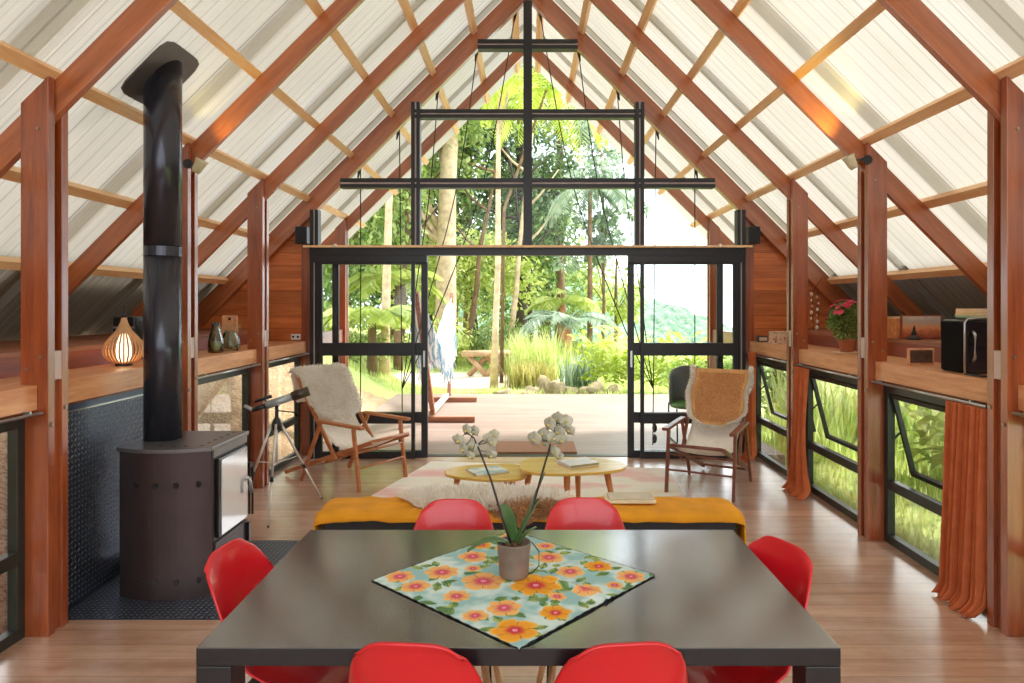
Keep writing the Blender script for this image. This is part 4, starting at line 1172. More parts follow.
# chequer plate behind and under the stove
M['plate'] = plain('chequer_plate', srgb(74, 82, 98), .36, .7, .08, 20)
M['tread'] = plain('tread_highlight', srgb(156, 166, 182), .28, .8, .08, 20)  # lozenges brighter than the plate: highlights put into the colour
def lozenges(mb, O, U, V, N, nu, nv, pitch, off=0):
    for j in range(nv):
        for i in range(nu):
            c = O + U * ((i + .5) * pitch) + V * ((j + .5) * pitch)
            s_ = 1 if (i + j) % 2 else -1
            a = (U + V * s_).normalized(); b = (U - V * s_).normalized()
            L, W = pitch * .46, pitch * .14
            k = len(mb.v)
            mb.v.extend([c + a * L, c + b * W, c - a * L, c - b * W, c + N * .0022])
            for e in range(4): mb.f.append([k + e, k + (e + 1) % 4, k + 4]); mb.m.append(0)
t = thing('wall_guard', 'dark chequer plate metal sheet on the left wall behind the stove', 'metal sheet', (-2.42, 4.04, .01))
MB().box(-2.428, -2.422, 3.44, 4.638, .0, 1.081).build('sheet', M['plate'], t)
mb = MB(); lozenges(mb, Vector((-2.4218, 3.445, .012)), Vector((0, 1, 0)), Vector((0, 0, 1)), Vector((1, 0, 0)), 42, 36, .0284); mb.build('tread_pattern', M['tread'], t)
MB().box(-2.4215, -2.404, 3.44, 4.638, 1.035, 1.043).build('fold_strip', M['alu'], t)
t = thing('floor_guard', 'dark chequer plate metal pad on the floor under the stove', 'metal sheet', (-1.9, 4.05, .0))
MB().box(-2.4205, -1.42, 3.47, 4.63, .0008, .005).build('sheet', M['plate'], t)
mb = MB(); lozenges(mb, Vector((-2.398, 3.473, .0051)), Vector((1, 0, 0)), Vector((0, 1, 0)), Vector((0, 0, 1)), 34, 40, .0287); mb.build('tread_pattern', M['tread'], t)
# log beside the stove
tag(MB().box(-2.36, -2.26, 4.05, 4.35, .008, .10).build('firewood_block', M['post_y'], bevel=.006), 'short wooden block lying on the metal pad behind the stove', 'wood block')

# ---------------------------------------------------------------- mustard daybed
M['canvas0'] = plain('pale_linen', srgb(206, 196, 176), .9)
M['mustard'] = plain('mustard_blanket', srgb(224, 152, 26), .9, 0, .12, 7, bump=.5, bscale=160)
BX0, BX1, BY0, BY1 = -1.20, 1.22, 3.88, 4.20
t = thing('daybed', 'long low black bench behind the dining table', 'bench', (0, 3.95, 0))
MB().box(BX0 + .02, BX1 - .02, BY0 + .02, BY1 - .02, .10, .40).build('body', plain('black_upholstery', srgb(38, 36, 38), .7), t, bevel=.02)
for x in (BX0 + .10, BX1 - .16):
    for y in (BY0 + .06, BY1 - .12): MB().box(x, x + .06, y, y + .06, 0, .099).build('leg', M['table_black'], t)
def blanket(u, v):
    # u across the length with drops at both ends, v across the width with a short drop in front
    Lx = BX1 - BX0; tot = Lx + .36; s_ = u * tot - .18
    wv = noise.noise(Vector((u * 9, v * 2, 0)))
    def prof(s_, L, r_=.035):
        # distance along -> (coordinate, height)
        if s_ < 0: return (-.012 - .02 * (-s_) , .415 + s_)
        if s_ > L: return (L + .012 + .02 * (s_ - L), .415 - (s_ - L))
        return (s_, .415)
    ax, az = prof(s_, Lx)
    Ly = BY1 - BY0; q = v * (Ly + .10) - .045 - .015 * wv
    ay, bz = prof(q, Ly)
    z = az + bz - .415 + .006 * noise.noise(Vector((u * 30, v * 6, 1)))
    # soften the edges
    z -= .010 * (math.exp(-(s_ / .03) ** 2) + math.exp(-((s_ - Lx) / .03) ** 2) + math.exp(-(q / .03) ** 2))
    y = BY0 + ay
    if s_ < 0 or s_ > Lx: y += .02 * math.sin(v * 14 + wv)
    return Vector((BX0 + ax, y, max(.03, z)))
tag(MB().grid(blanket, 160, 30).build('blanket', M['mustard'], smooth=True, solid=.008), 'mustard yellow blanket spread over the low black bench', 'blanket')

# ---------------------------------------------------------------- fur
def furmat(name, cols): return leafy(name, cols, rough=.8, trans=.45, scale=8, gain=1.0)
M['fur'] = furmat('white_fur', [srgb(232, 224, 212), srgb(246, 242, 234), srgb(252, 250, 247)])
M['skin'] = plain('sheepskin_leather', srgb(206, 152, 96), .85, 0, .12, 10, bump=.3, bscale=50)
M['skin_pale'] = plain('pale_leather', srgb(238, 228, 212), .85, 0, .06, 10)
M['furbrown'] = furmat('brown_fur', [srgb(176, 136, 102), srgb(206, 168, 130), srgb(226, 200, 170)])
def fur(mb, surf, n, L, r, edge=0, nrm=None, down=Vector((0, 0, -.5)), w=.006):
    for _ in range(n):
        if r.random() < edge:
            s_ = r.choice((0, 1, 2, 3)); q = r.random()
            u, v = ((.005, q), (.995, q), (q, .005), (q, .995))[s_]
        else: u, v = r.uniform(.01, .99), r.uniform(.01, .99)
        p = surf(u, v); a = surf(min(1, u + .01), v) - surf(max(0, u - .01), v); b = surf(u, min(1, v + .01)) - surf(u, max(0, v - .01))
        nn = a.cross(b); 
        if nn.length < 1e-9: continue
        nn.normalize()
        if nrm: nn = nn * nrm
        d = (nn + rvec(r) * .55 + down * .7)
        if u < .02: d -= a.normalized() * 1.0
        if u > .98: d += a.normalized() * 1.0
        if v < .02: d -= b.normalized() * 1.0
        if v > .98: d += b.normalized() * 1.0
        d.normalize(); l = L * r.uniform(.6, 1.2); sd = d.cross(rvec(r)).normalized() * w
        k = len(mb.v); m_ = p + d * l * .55 + rvec(r) * l * .12
        e = p + d * l + down * l * .25
        mb.v.extend([p - sd, p + sd, m_ + sd * .7, m_ - sd * .7, e]); mb.f.append([k, k + 1, k + 2, k + 3]); mb.f.append([k + 3, k + 2, k + 4]); mb.m += [0, 0]
rfur = random.Random(17)
def bench_fur(cx, cy, ax_, ay_, ph):
    def f(u, v):
        a = (u - .5) * 2; b = (v - .5) * 2
        q = (1 - .35 * b * b + .1 * math.sin(5 * b + ph)); w_ = (1 - .3 * a * a + .08 * math.sin(6 * a + ph))
        x = cx + a * ax_ * q; y = cy + b * ay_ * w_
        z = .432 + .03 * max(0, 1 - a * a) * max(0, 1 - b * b)
        if y > BY1: z -= (y - BY1) * .9; 
        if y < BY0: z -= (BY0 - y) * .9
        return Vector((x, y, z))
    return f
t = thing('sheepskin', 'white fluffy sheepskin lying over the far edge of the bench behind the orchid', 'sheepskin', (-.28, 4.0, .43))
f = bench_fur(-.26, 4.10, .46, .20, 0)
MB().grid(f, 20, 14).build('hide', M['skin_pale'], t, smooth=True, solid=.006)
mb = MB(); fur(mb, f, 9000, .06, rfur, .15, 1, Vector((0, 0, -.15)), .005); mb.build('wool', M['fur'], t)
t = thing('sheepskin', 'tan brown hide lying on the bench between the two far red chairs', 'hide', (-.02, 3.88, .43))
f2_ = bench_fur(-.03, 3.96, .24, .14, 2)
MB().grid(f2_, 20, 14).build('hide', M['skin'], t, smooth=True, solid=.006)
mb = MB(); fur(mb, f2_, 5000, .03, rfur, .1, 1, Vector((0, -.4, -.15)), .004); mb.build('wool', M['furbrown'], t)
t = thing('folded_cloth', 'small folded beige cloth lying on the right part of the bench', 'cloth', (.62, 4.0, .425))
MB().box(.46, .76, 4.02, 4.17, .427, .447).build('cover', plain('beige_linen', srgb(226, 210, 176), .9), t, bevel=.009)
MB().box(.48, .75, 4.03, 4.165, .4475, .460).build('upper_fold', M['canvas0'], t, bevel=.006)

# ---------------------------------------------------------------- rug
tt = NT('rug_weave'); p = tt.pos()
n1 = tt.noise(tt.map(p, scale=(1, 2.0, 1)), 1.3, 3, .5)
c = tt.ramp(n1, [(.34, srgb(226, 168, 164)), (.44, srgb(230, 196, 190)), (.5, srgb(236, 228, 216)), (.6, srgb(230, 228, 216)), (.72, srgb(222, 208, 182))])
c = tt.mix(tt.math('MULTIPLY', tt.noise(p, 90, 2), .4), c, srgb(240, 232, 222))
M['rug'] = tt.done(tt.pbsdf(Base_Color=c, Roughness=.95, Specular_IOR_Level=.1, Normal=tt.bump(tt.noise(p, 200, 2), .4, .003)).outputs[0])
mb = MB(); rc = [(-1.42, 5.25), (1.25, 4.85), (1.36, 6.65), (-.98, 6.95)]
def rugf(u, v):
    a = Vector(rc[0]).lerp(Vector(rc[1]), u); b = Vector(rc[3]).lerp(Vector(rc[2]), u); q = a.lerp(b, v)
    return Vector((q.x, q.y, .0012))
mb.prism([(x, y, .0012) for x, y in rc], (0, 0, .009))
tag(mb.build('rug', M['rug']), 'pale pink and cream woven rug under the coffee tables', 'rug')

# ---------------------------------------------------------------- coffee tables
M['ct'] = wood('yellow_birch', srgb(212, 164, 66), srgb(236, 196, 104), 'x', .22, kind='obj', coat=.5)
M['ctleg'] = wood('orange_leg_wood', srgb(186, 110, 54), srgb(216, 142, 82), 'z', .4, kind='obj')
def ctable(lab, cx, cy, ax_, ay_, H, legs, ph, tri=.10):
    t = thing('coffee_table', lab, 'coffee table', (cx, cy, 0), 'nesting coffee tables')
    pl = []
    for k in range(48):
        a = 2 * PI * k / 48; rr_ = 1 + tri * math.cos(3 * (a - ph))
        ca_, sa_ = math.cos(a), math.sin(a); e = (abs(ca_) ** 2.4 + abs(sa_) ** 2.4) ** (-1 / 2.4)
        pl.append((cx + ax_ * ca_ * rr_ * e, cy + ay_ * sa_ * rr_ * e, H - .022))
    MB().prism(pl, (0, 0, .022)).build('tabletop', M['ct'], t, bevel=.004)
    for (lx, ly, ox_, oy_) in legs:
        MB().tube([(cx + lx, cy + ly, H - .023), (cx + lx + ox_, cy + ly + oy_, .0105)], [.026, .014], 12).build('leg', M['ctleg'], t, smooth=True)
ctable('larger pale yellow coffee table on the right, overlapping the smaller one', .315, 5.13, .40, .26, .40,
       [(-.30, -.02, -.06, -.03), (-.03, -.17, 0, -.05), (.07, .14, .01, .05), (.27, -.05, .07, -.03)], .0, .06)
ctable('smaller and lower yellow coffee table on the left', -.29, 5.16, .31, .24, .345,
       [(-.24, .03, -.04, .02), (.17, -.13, .03, -.04), (.12, .15, .02, .05)], PI, .09)
t = thing('book', 'thin white and blue book lying on the smaller coffee table', 'book', (-.31, 5.14, .346))
tt = NT('book_cover_blue'); p = tt.pos(); M['bk1'] = tt.done(tt.pbsdf(Base_Color=tt.ramp(tt.noise(p, 7, 2), [(.45, srgb(232, 236, 236)), (.55, srgb(160, 196, 212))]), Roughness=.3).outputs[0])
def book(t, c, w, d, h, rot, mat, pm):
    Mx = Matrix.Rotation(rot, 3, 'Z'); c = Vector(c)
    def bx(x0, x1, y0, y1, z0, z1, nm, m):
        mb = MB().box(x0, x1, y0, y1, z0, z1); mb.v = [Mx @ q + c for q in mb.v]; return mb.build(nm, m, t)
    bx(-w / 2, w / 2, -d / 2, d / 2, 0, h * .15, 'back_cover', mat); bx(-w / 2, w / 2, -d / 2, d / 2, h * .85, h, 'front_cover', mat)
    bx(-w / 2 + .002, w / 2 - .004, -d / 2 + .004, d / 2 - .004, h * .151, h * .849, 'pages', pm); bx(-w / 2 - .002, -w / 2 + .0019, -d / 2, d / 2, 0, h, 'spine', mat)
M['pages'] = plain('book_pages', srgb(232, 216, 178), .8)
book(t, (-.30, 5.14, .3465), .26, .2, .012, R(28), M['bk1'], M['pages'])
t = thing('book', 'grey white book with olive edge lying on the larger coffee table', 'book', (.36, 5.14, .40))
book(t, (.38, 5.15, .4005), .25, .2, .022, R(26), plain('grey_cover', srgb(214, 214, 218), .35), plain('olive_pages', srgb(150, 136, 66), .7))

# ---------------------------------------------------------------- folding lounge chairs
M['lounge'] = wood('lounge_wood', srgb(150, 84, 44), srgb(202, 132, 82), 'y', .4, kind='obj', coat=.2)
M['lounge_dark'] = wood('lounge_wood_dark', srgb(92, 44, 30), srgb(140, 76, 52), 'y', .4, kind='obj', coat=.2)
M['canvas'] = plain('natural_canvas', srgb(236, 230, 220), .9, 0, .06, 30, bump=.3, bscale=250)
def lounge(lab, loc, rot, wm, w=.58, cl='grey'):
    t = thing('lounge_chair', lab, 'lounge chair', (0, 0, 0), 'folding wooden lounge chairs', local=True)
    t.location = loc; t.rotation_euler = (0, 0, rot); h = w / 2
    for sx in (-1, 1):
        x = sx * h
        MB().beam((x, -.02, 0.0), (x, -.09, .535), .026, .034, (0, 1, 0)).build('leg', wm, t, bevel=.004)
        MB().beam((x, -.50, .55), (x, -.76, .005), .024, .034, (0, 1, 0)).build('leg', wm, t, bevel=.004)
        MB().beam((x, .02, .548), (x, -.54, .566), .055, .026).build('armrest', wm, t, bevel=.006)
        MB().beam((sx * (h - .032), -.86, .945), (sx * (h - .032), -.34, .235), .022, .036, (0, 1, 0)).build('back_rail', wm, t, bevel=.004)
        MB().beam((sx * (h - .06), .07, .425), (sx * (h - .06), -1.05, .03), .022, .036).build('seat_rail', wm, t, bevel=.004)
    for (y, z) in ((-.05, .33), (-.035, .20)):
        MB().tube([(-h + .013, y, z), (h - .013, y, z)], .009, 8).build('stretcher', wm, t, smooth=True)
    MB().tube([(-h + .05, -.865, .955), (h - .05, -.865, .955)], .014, 8).build('top_bar', wm, t, smooth=True)
    MB().tube([(-h + .07, .06, .43), (h - .07, .06, .43)], .014, 8).build('front_bar', wm, t, smooth=True)
    MB().tube([(-h + .07, -1.0, .05), (h - .07, -1.0, .05)], .012, 8).build('rear_bar', wm, t, smooth=True)
    def sling(u, v):
        x = (u - .5) * (w - .13)
        P_ = [(-.86, .94), (-.72, .70), (-.56, .46), (-.38, .335), (-.16, .335), (.06, .43)]
        f = v * 5; i = min(4, int(f)); k = f - i
        return Vector((x, P_[i][0] * (1 - k) + P_[i + 1][0] * k, P_[i][1] * (1 - k) + P_[i + 1][1] * k + .012 - .02 * (1 - (2 * u - 1) ** 2)))
    MB().grid(sling, 8, 40).build('sling', M['canvas'], t, smooth=True, solid=.004)
    return t
lA = lounge('folding wooden lounge chair by the left glass panel, with white sheepskin', (-1.265, 6.06, 0), R(-122), M['lounge'])
lB = lounge('darker folding wooden lounge chair by the right glass panel, with tan sheepskin', (1.416, 5.66, 0), R(151.5), M['lounge_dark'], w=.56)
lB.location.z = 0
def skin_on(chair, label, w, front, back, mats, L, flip, seed):
    """sheepskin folded over the top bar: v 0 = lower front edge, .55 = over the bar, 1 = lower back edge"""
    r = random.Random(seed)
    o = thing('sheepskin', label, 'sheepskin', chair.location, 'sheepskins on the lounge chairs', local=True)
    o.rotation_euler = chair.rotation_euler
    d = Vector((0, .56, -.775)).normalized(); n_ = Vector((0, .81, .585)).normalized(); top = Vector((0, -.865, .98))
    def f(u, v):
        a = (u - .5) * 2
        s_ = 1 - v / .6 if v < .6 else 0
        taper = 1 - .12 * max(0, s_ - .35)
        if v < .6:
            p = top + d * (front * s_) + n_ * (.022 + .012 * math.sin(6 * s_))
            if s_ > .72: taper *= max(.25, 1 - ((s_ - .72) / .285) ** 2.2) ** .6
            p.z -= (abs(a) ** 3) * 0
        else:
            q = (v - .6) / .4; th = min(1, q * 4) * 2.2
            p = top + n_ * (.022 * math.cos(th)) + Vector((0, -.5, .8)) * .016 * math.sin(th)
            p += Vector((0, -.10, -1)).normalized() * back * max(0, q - .12) + Vector((0, -.03, 0)) * min(1, q * 4)
            taper = 1 - .35 * q ** 2
        return p + Vector((a * w * .5 * taper * (1 + .04 * math.sin(v * 19 + 2 * a)), 0, 0))
    MB().grid(f, 16, 40).build('hide', M['skin_pale'] if seed == 3 else M['skin'], o, smooth=True, solid=.004)
    mb = MB(); fur(mb, f, *mats, L, r) if False else None
    return o, f, r
o, f, r_ = skin_on(lA, 'fluffy white sheepskin draped over the back of the left lounge chair', .56, .54, .34, None, .05, 1, 3)
mb = MB(); fur(mb, lambda u, v: f(u, v * .66), 11000, .05, r_, .12, -1, Vector((0, .2, -.6)), .005)
mb.build('wool', M['fur'], o)
o, f, r_ = skin_on(lB, 'tan sheepskin with white fringe draped over the back of the right lounge chair', .49, .58, .30, None, .05, 1, 4)
mb = MB(); fur(mb, f, 9000, .055, r_, 1.0, -1, Vector((0, .1, -.25)), .005)
mb.build('fringe_wool', M['fur'], o)
mb = MB(); fur(mb, lambda u, v: f(.06 + .88 * u, .04 + v * .53), 9000, .018, r_, 0, -1, Vector((0, .1, -.8)), .004)
mb.build('tan_wool', furmat('tan_fur', [srgb(232, 190, 136), srgb(240, 206, 156), srgb(246, 222, 180)]), o)

# ---------------------------------------------------------------- telescope
M['silver'] = plain('silver_tube', srgb(216, 212, 206), .3, .35)
M['tgrey'] = plain('telescope_grey', srgb(166, 172, 176), .3, .4)
hub = Vector((-1.925, 5.24, .69))
t = thing('telescope', 'small grey telescope on a silver tripod beside the left lounge chair', 'telescope', (hub.x, hub.y, 0))
for (fx, fy) in ((-1.70, 5.63), (-1.862, 4.90), (-2.20, 5.18)):
    a = hub + (Vector((fx, fy, .69)) - hub).normalized() * .035; b = Vector((fx, fy, 0.008)); m_ = a.lerp(b, .55)
    l = MB().tube([a, m_], .010, 8).build('leg', M['silver'], t, smooth=True)
    MB().tube([m_, b], .007, 8).build('lower_tube', M['silver'], l, smooth=True)
    MB().tube([m_ + (a - m_) * .04, m_ - (a - m_) * .05], .014, 8).build('leg_clamp', M['pot_black'], l, smooth=True)
    MB().ball(b + Vector((0, 0, .003)), .010, 8, 6).build('rubber_foot', M['pot_black'], l, smooth=True)
    MB().tube([hub + Vector((0, 0, -.30)), a.lerp(b, .42)], .004, 6).build('spreader', M['silver'], l)
MB().lathe([(0, -.04), (.036, -.04), (.04, 0), (.03, .03), (.014, .05), (.014, .16), (0, .16)], hub, 16).build('tripod_head', M['pot_black'], t, smooth=True)
MB().tube([hub + Vector((0, 0, -.03)), hub + Vector((0, 0, -.31))], .009, 8).build('centre_column', M['silver'], t, smooth=True)
ta = Vector((-1.935 - .16, 5.20, .80)); tb = Vector((-1.72, 5.30, .925)); dT = (tb - ta).normalized()
def seg(p, q, r0, r1): return MB().tube([p, q], [r0, r1], 20)
tb_o = seg(ta + dT * .10, ta + dT * .30, .030, .030).build('main_tube', M['tgrey'], t, smooth=True)
seg(ta + dT * .3005, ta + dT * .43, .036, .037).build('dew_shield', plain('bronze_shield', srgb(70, 60, 50), .35, .4), t, smooth=True)
seg(ta, ta + dT * .0995, .017, .022).build('focuser', M['pot_black'], t, smooth=True)
seg(ta - dT * .001, ta + Vector((-.06, 0, .035)), .014, .012).build('eyepiece', M['tgrey'], t, smooth=True)
up_ = Vector((-.15, 0, .06)).normalized().cross(Vector((0, 1, 0))); up_ = Vector((-.3, 0, 1)).normalized()
seg(ta + dT * .03 + up_ * .055, ta + dT * .16 + up_ * .055, .011, .014).build('finder_scope', M['pot_black'], t, smooth=True)
seg(ta + dT * .12 + up_ * .031, ta + dT * .12 + up_ * .043, .008, .008).build('finder_bracket', M['silver'], t)
MB().tube([hub + Vector((0, 0, .10)), hub + Vector((.16, .0, .085))], .005, 6).build('pan_handle', M['pot_black'], t)
seg(hub + Vector((0, 0, .155)), ta + dT * .20 - up_ * .02, .018, .022).build('mount', M['silver'], t, smooth=True)

# ---------------------------------------------------------------- curtains
tt = NT('rust_cotton'); p = tt.pos()
c = tt.mix(tt.noise(p, 14, 3), srgb(190, 92, 52), srgb(224, 132, 84))
d_ = tt.pbsdf(Base_Color=c, Roughness=.9, Specular_IOR_Level=.15, Normal=tt.bump(tt.noise(p, 300, 2), .3, .001))
tr_ = tt.n('ShaderNodeBsdfTranslucent', None, Color=c)
M['curtain'] = tt.done(tt.n('ShaderNodeMixShader', None, _0=.25, _1=d_.outputs[0], _2=tr_.outputs[0]).outputs[0])
def curtain(lab, ya, yb, zt_, zb_, pinch, x=2.35, spread=.0, seed=1, nf=7):
    r = random.Random(seed); ph = r.random() * 6
    def f(u, v):
        z = zt_ + (zb_ - zt_) * v
        w_ = (yb - ya) * (1 - pinch * math.sin(min(1, v * 1.15) * PI)) ; cy_ = (ya + yb) / 2 - .0
        if v > .82: w_ *= 1 + spread * (v - .82) / .18
        y = cy_ + (u - .5) * w_
        amp = .026 * (.6 + .6 * v) * (1 + .5 * math.sin(u * 17 + seed))
        xx = x + amp * math.sin(u * nf * 2 * PI + ph + 1.2 * math.sin(v * 3 + u * 3)) - .02 * v
        if v > .93: xx -= .07 * ((v - .93) / .07) ** 1.5 * (1 - .4 * u); 
        if v > .97: z = zb_ + (zt_ - zb_) * .03 * (1 - (v - .97) / .03) 
        return Vector((xx, y, z))
    mb = MB().grid(f, 110, 60)
    return tag(mb.build('curtain', M['curtain'], smooth=True, solid=.003), lab, 'curtain', 'rust orange curtains')
curtain('rust orange curtain hanging beside the nearest post on the right', 3.46, 3.78, 1.073, .012, .05, x=2.325, spread=.0, seed=2, nf=9)
curtain('rust orange curtain bunched behind the third post on the right', 5.62, 5.90, 1.073, .012, .30, x=2.30, spread=.5, seed=3, nf=5)
curtain('rust orange curtain at the far right corner beside the glass front', 6.92, 7.09, 1.12, .012, .2, x=2.30, spread=.5, seed=5, nf=4)

# ---------------------------------------------------------------- shelf things, left
SH = 1.2155; UP = 1.3455
# slatted lamp
cx, cy = -2.565, 4.34
t = thing('slatted_lamp', 'bulb shaped lamp of thin wooden slats on the left ledge', 'lamp', (cx, cy, SH))
prf = [(.045, .012), (.085, .03), (.115, .065), (.122, .10), (.108, .145), (.078, .185), (.052, .215), (.034, .245), (.022, .275), (.014, .31)]
MB().lathe([(0, 0), (.05, 0), (.05, .012), (0, .012)], (cx, cy, SH), 24).build('base', M['pot_black'], t)
M['slat'] = plain('slat_veneer', srgb(206, 158, 112), .5, 0, .1)
for k in range(30):
    a = 2 * PI * k / 30; mb = MB(); d = Vector((math.cos(a), math.sin(a), 0)); s_ = Vector((-math.sin(a), math.cos(a), 0))
    vs = []
    for (r_, z) in prf:
        p = Vector((cx, cy, SH + z)) + d * r_; hw = min(.0055, r_ * .11)
        vs += [p - s_ * hw, p + s_ * hw, p + s_ * hw - d * .0045, p - s_ * hw - d * .0045]
    fs = []
    for i in range(len(prf) - 1):
        for e in range(4): fs.append((4 * i + e, 4 * i + (e + 1) % 4, 4 * i + 4 + (e + 1) % 4, 4 * i + 4 + e))
    mb.add(vs, fs).build('slat', M['slat'], t)
em = NT('warm_lamp_glow'); M['glow'] = em.done(em.n('ShaderNodeEmission', None, Color=(1, .72, .42, 1), Strength=2.2).outputs[0])
MB().lathe([(0, .02), (.03, .03), (.05, .07), (.052, .11), (.034, .17), (.016, .22), (0, .23)], (cx, cy, SH), 20).build('bulb', M['glow'], t, smooth=True)
MB().lathe([(0, .305), (.018, .305), (.018, .318), (.007, .33), (.006, .375), (0, .375)], (cx, cy, SH), 14).build('finial', M['pot_black'], t, smooth=True)

def simple(name, lab, cat, mb, mat, **k): return tag(mb.build(name, mat, **k), lab, cat)
# black box partly behind the flue
t = thing('black_case', 'black case with a pale edge standing on the upper ledge behind the flue pipe', 'case', (-2.93, 5.0, UP))
MB().box(-2.99, -2.83, 4.92, 5.08, UP, UP + .17).build('body', M['pot_black'], t, bevel=.01)
MB().box(-2.985, -2.835, 4.912, 4.919, UP + .085, UP + .10).build('front_strip', M['alu'], t)
t = thing('black_speaker', 'tall black box with a silver top edge on the left ledge behind the second post', 'speaker box', (-2.60, 5.12, SH))
MB().box(-2.68, -2.53, 5.08, 5.22, SH, SH + .30).build('body', M['pot_black'], t, bevel=.008)
MB().tube([(-2.675, 5.075, SH + .29), (-2.66, 5.075, SH + .31), (-2.55, 5.075, SH + .31), (-2.528, 5.075, SH + .29), (-2.528, 5.075, SH + .18)], .006, 6).build('handle', M['alu'], t, smooth=True)
t = thing('paper_stack', 'pale upright book leaning beside the black box on the left ledge', 'book', (-2.70, 5.02, SH))
MB().box(-2.735, -2.69, 4.98, 5.05, SH, SH + .29).build('cover', plain('pale_cover', srgb(196, 204, 196), .6), t)
MB().box(-2.731, -2.694, 4.976, 4.979, SH + .004, SH + .286).build('pages', M['pages'], t)
M['jarglass'] = glass_mat('jar_glass', (.80, .86, .82, 1), 2.2)
gx0, gy0 = -2.52, 5.52
t = thing('glass_carafe', 'clear glass carafe with a pale filling on the left ledge', 'carafe', (gx0, gy0, SH))
MB().lathe([(0, 0), (.055, 0), (.062, .01), (.06, .10), (.04, .17), (.028, .20), (.036, .245), (.033, .245), (.025, .20), (.037, .165), (.056, .10), (.057, .012), (0, .008)], (gx0, gy0, SH), 24).build('glass_body', M['jarglass'], t, smooth=True)
MB().lathe([(0, .010), (.052, .013), (.053, .09), (0, .09)], (gx0, gy0, SH), 20).build('filling', plain('pale_filling', srgb(196, 180, 130), .6), t, smooth=True)
gx0, gy0 = -2.50, 5.74
t = thing('glass_jar', 'round glass jar holding small dried twigs on the left ledge', 'jar', (gx0, gy0, SH))
MB().lathe([(0, 0), (.07, 0), (.08, .03), (.078, .10), (.05, .15), (.052, .17), (.048, .17), (.046, .15), (.073, .10), (.075, .03), (0, .006)], (gx0, gy0, SH), 24).build('glass_body', M['jarglass'], t, smooth=True)
mb = MB(); rj = random.Random(2)
for _ in range(26):
    a = rj.uniform(0, 6.28); b = rj.uniform(0, 6.28)
    mb.tube([(gx0 + .03 * math.cos(a), gy0 + .03 * math.sin(a), SH + .012), (gx0 + .035 * math.cos(b), gy0 + .035 * math.sin(b), SH + .15), (gx0 + .10 * math.cos(b), gy0 + .10 * math.sin(b), SH + .17 + rj.random() * .07)], .0022, 4)
tag(mb.build('twigs', plain('dry_twigs', srgb(186, 158, 116), .8), t), kind='stuff')
t = thing('cutting_board', 'pale wooden board leaning upright at the back of the left ledge', 'board', (-2.72, 6.0, SH))
MB().box(-2.745, -2.60, 6.12, 6.14, UP - .13, UP + .16).build('panel', M['shelf'], t, bevel=.01)
MB().lathe([(0, 0), (.012, 0), (.012, .004), (0, .004)], (-2.67, 6.118, UP + .13), 12, Matrix.Rotation(PI / 2, 3, 'X')).build('hang_hole', M['pot_black'], t)
t = thing('wall_socket', 'white double wall socket low on the wood wall at the left corner', 'socket', (-2.5, 7.29, 1.27))
MB().box(-2.53, -2.43, 7.297, 7.309, 1.23, 1.29).build('plate', plain('white_plastic', srgb(228, 226, 222), .4), t, bevel=.003)
for dx in (-.505, -.455): MB().lathe([(0, 0), (.013, 0), (.013, .003), (0, .003)], (-2.0 + dx, 7.2965, 1.26), 12, Matrix.Rotation(PI / 2, 3, 'X')).build('outlet', M['pot_black'], t)

# ---------------------------------------------------------------- shelf things, right
t = thing('carton_box', 'small dark box at the far end of the right ledge', 'box', (2.44, 7.12, SH))
MB().box(2.39, 2.49, 7.08, 7.16, SH, SH + .065).build('carton', plain('dark_carton', srgb(72, 52, 44), .6), t, bevel=.004)
MB().box(2.40, 2.48, 7.074, 7.079, SH + .015, SH + .05).build('paper_label', plain('pale_label', srgb(196, 180, 160), .6), t)
t = thing('carton_box', 'small floral printed box on the right ledge behind the third post', 'box', (2.47, 6.74, SH))
tt = NT('printed_carton'); p = tt.pos(); cb = tt.ramp(tt.noise(p, 34, 3, .7), [(.4, srgb(196, 164, 130)), (.5, srgb(228, 208, 182)), (.6, srgb(170, 96, 70))])
MB().box(2.40, 2.54, 6.69, 6.80, SH, SH + .105).build('carton', tt.done(tt.pbsdf(Base_Color=cb, Roughness=.6).outputs[0]), t, bevel=.004)
MB().box(2.397, 2.543, 6.687, 6.803, SH + .1055, SH + .125).build('lid', bpy.data.materials['printed_carton'], t, bevel=.003)
t = thing('bead_string', 'string of pale shells hanging on the right behind the third post', 'bead string', (2.62, 6.10, 1.36))
mb0 = at(812, 292, 6.3)
rs = random.Random(8)
for (dx) in (0, .05):
    MB().tube([(mb0.x + dx, 6.3, mb0.z), (mb0.x + dx + .01, 6.3, UP + .02)], .003, 5).build('string', M['cord'], t)
for k in range(12):
    MB().ball((mb0.x + (k % 2) * .05 + rs.uniform(-.008, .008), 6.3, mb0.z - .02 - k * .028), rs.uniform(.008, .016), 8, 6, (1, .6, 1.3)).build('shell', plain('shell_%d' % (k % 3), [srgb(226, 196, 176), srgb(206, 150, 126), srgb(236, 226, 214)][k % 3], .5), t, smooth=True)
MB().tube([(mb0.x, 6.3, mb0.z - .005), (mb0.x + .1, 6.3, mb0.z + .14)], .003, 5).build('string', M['cord'], t)

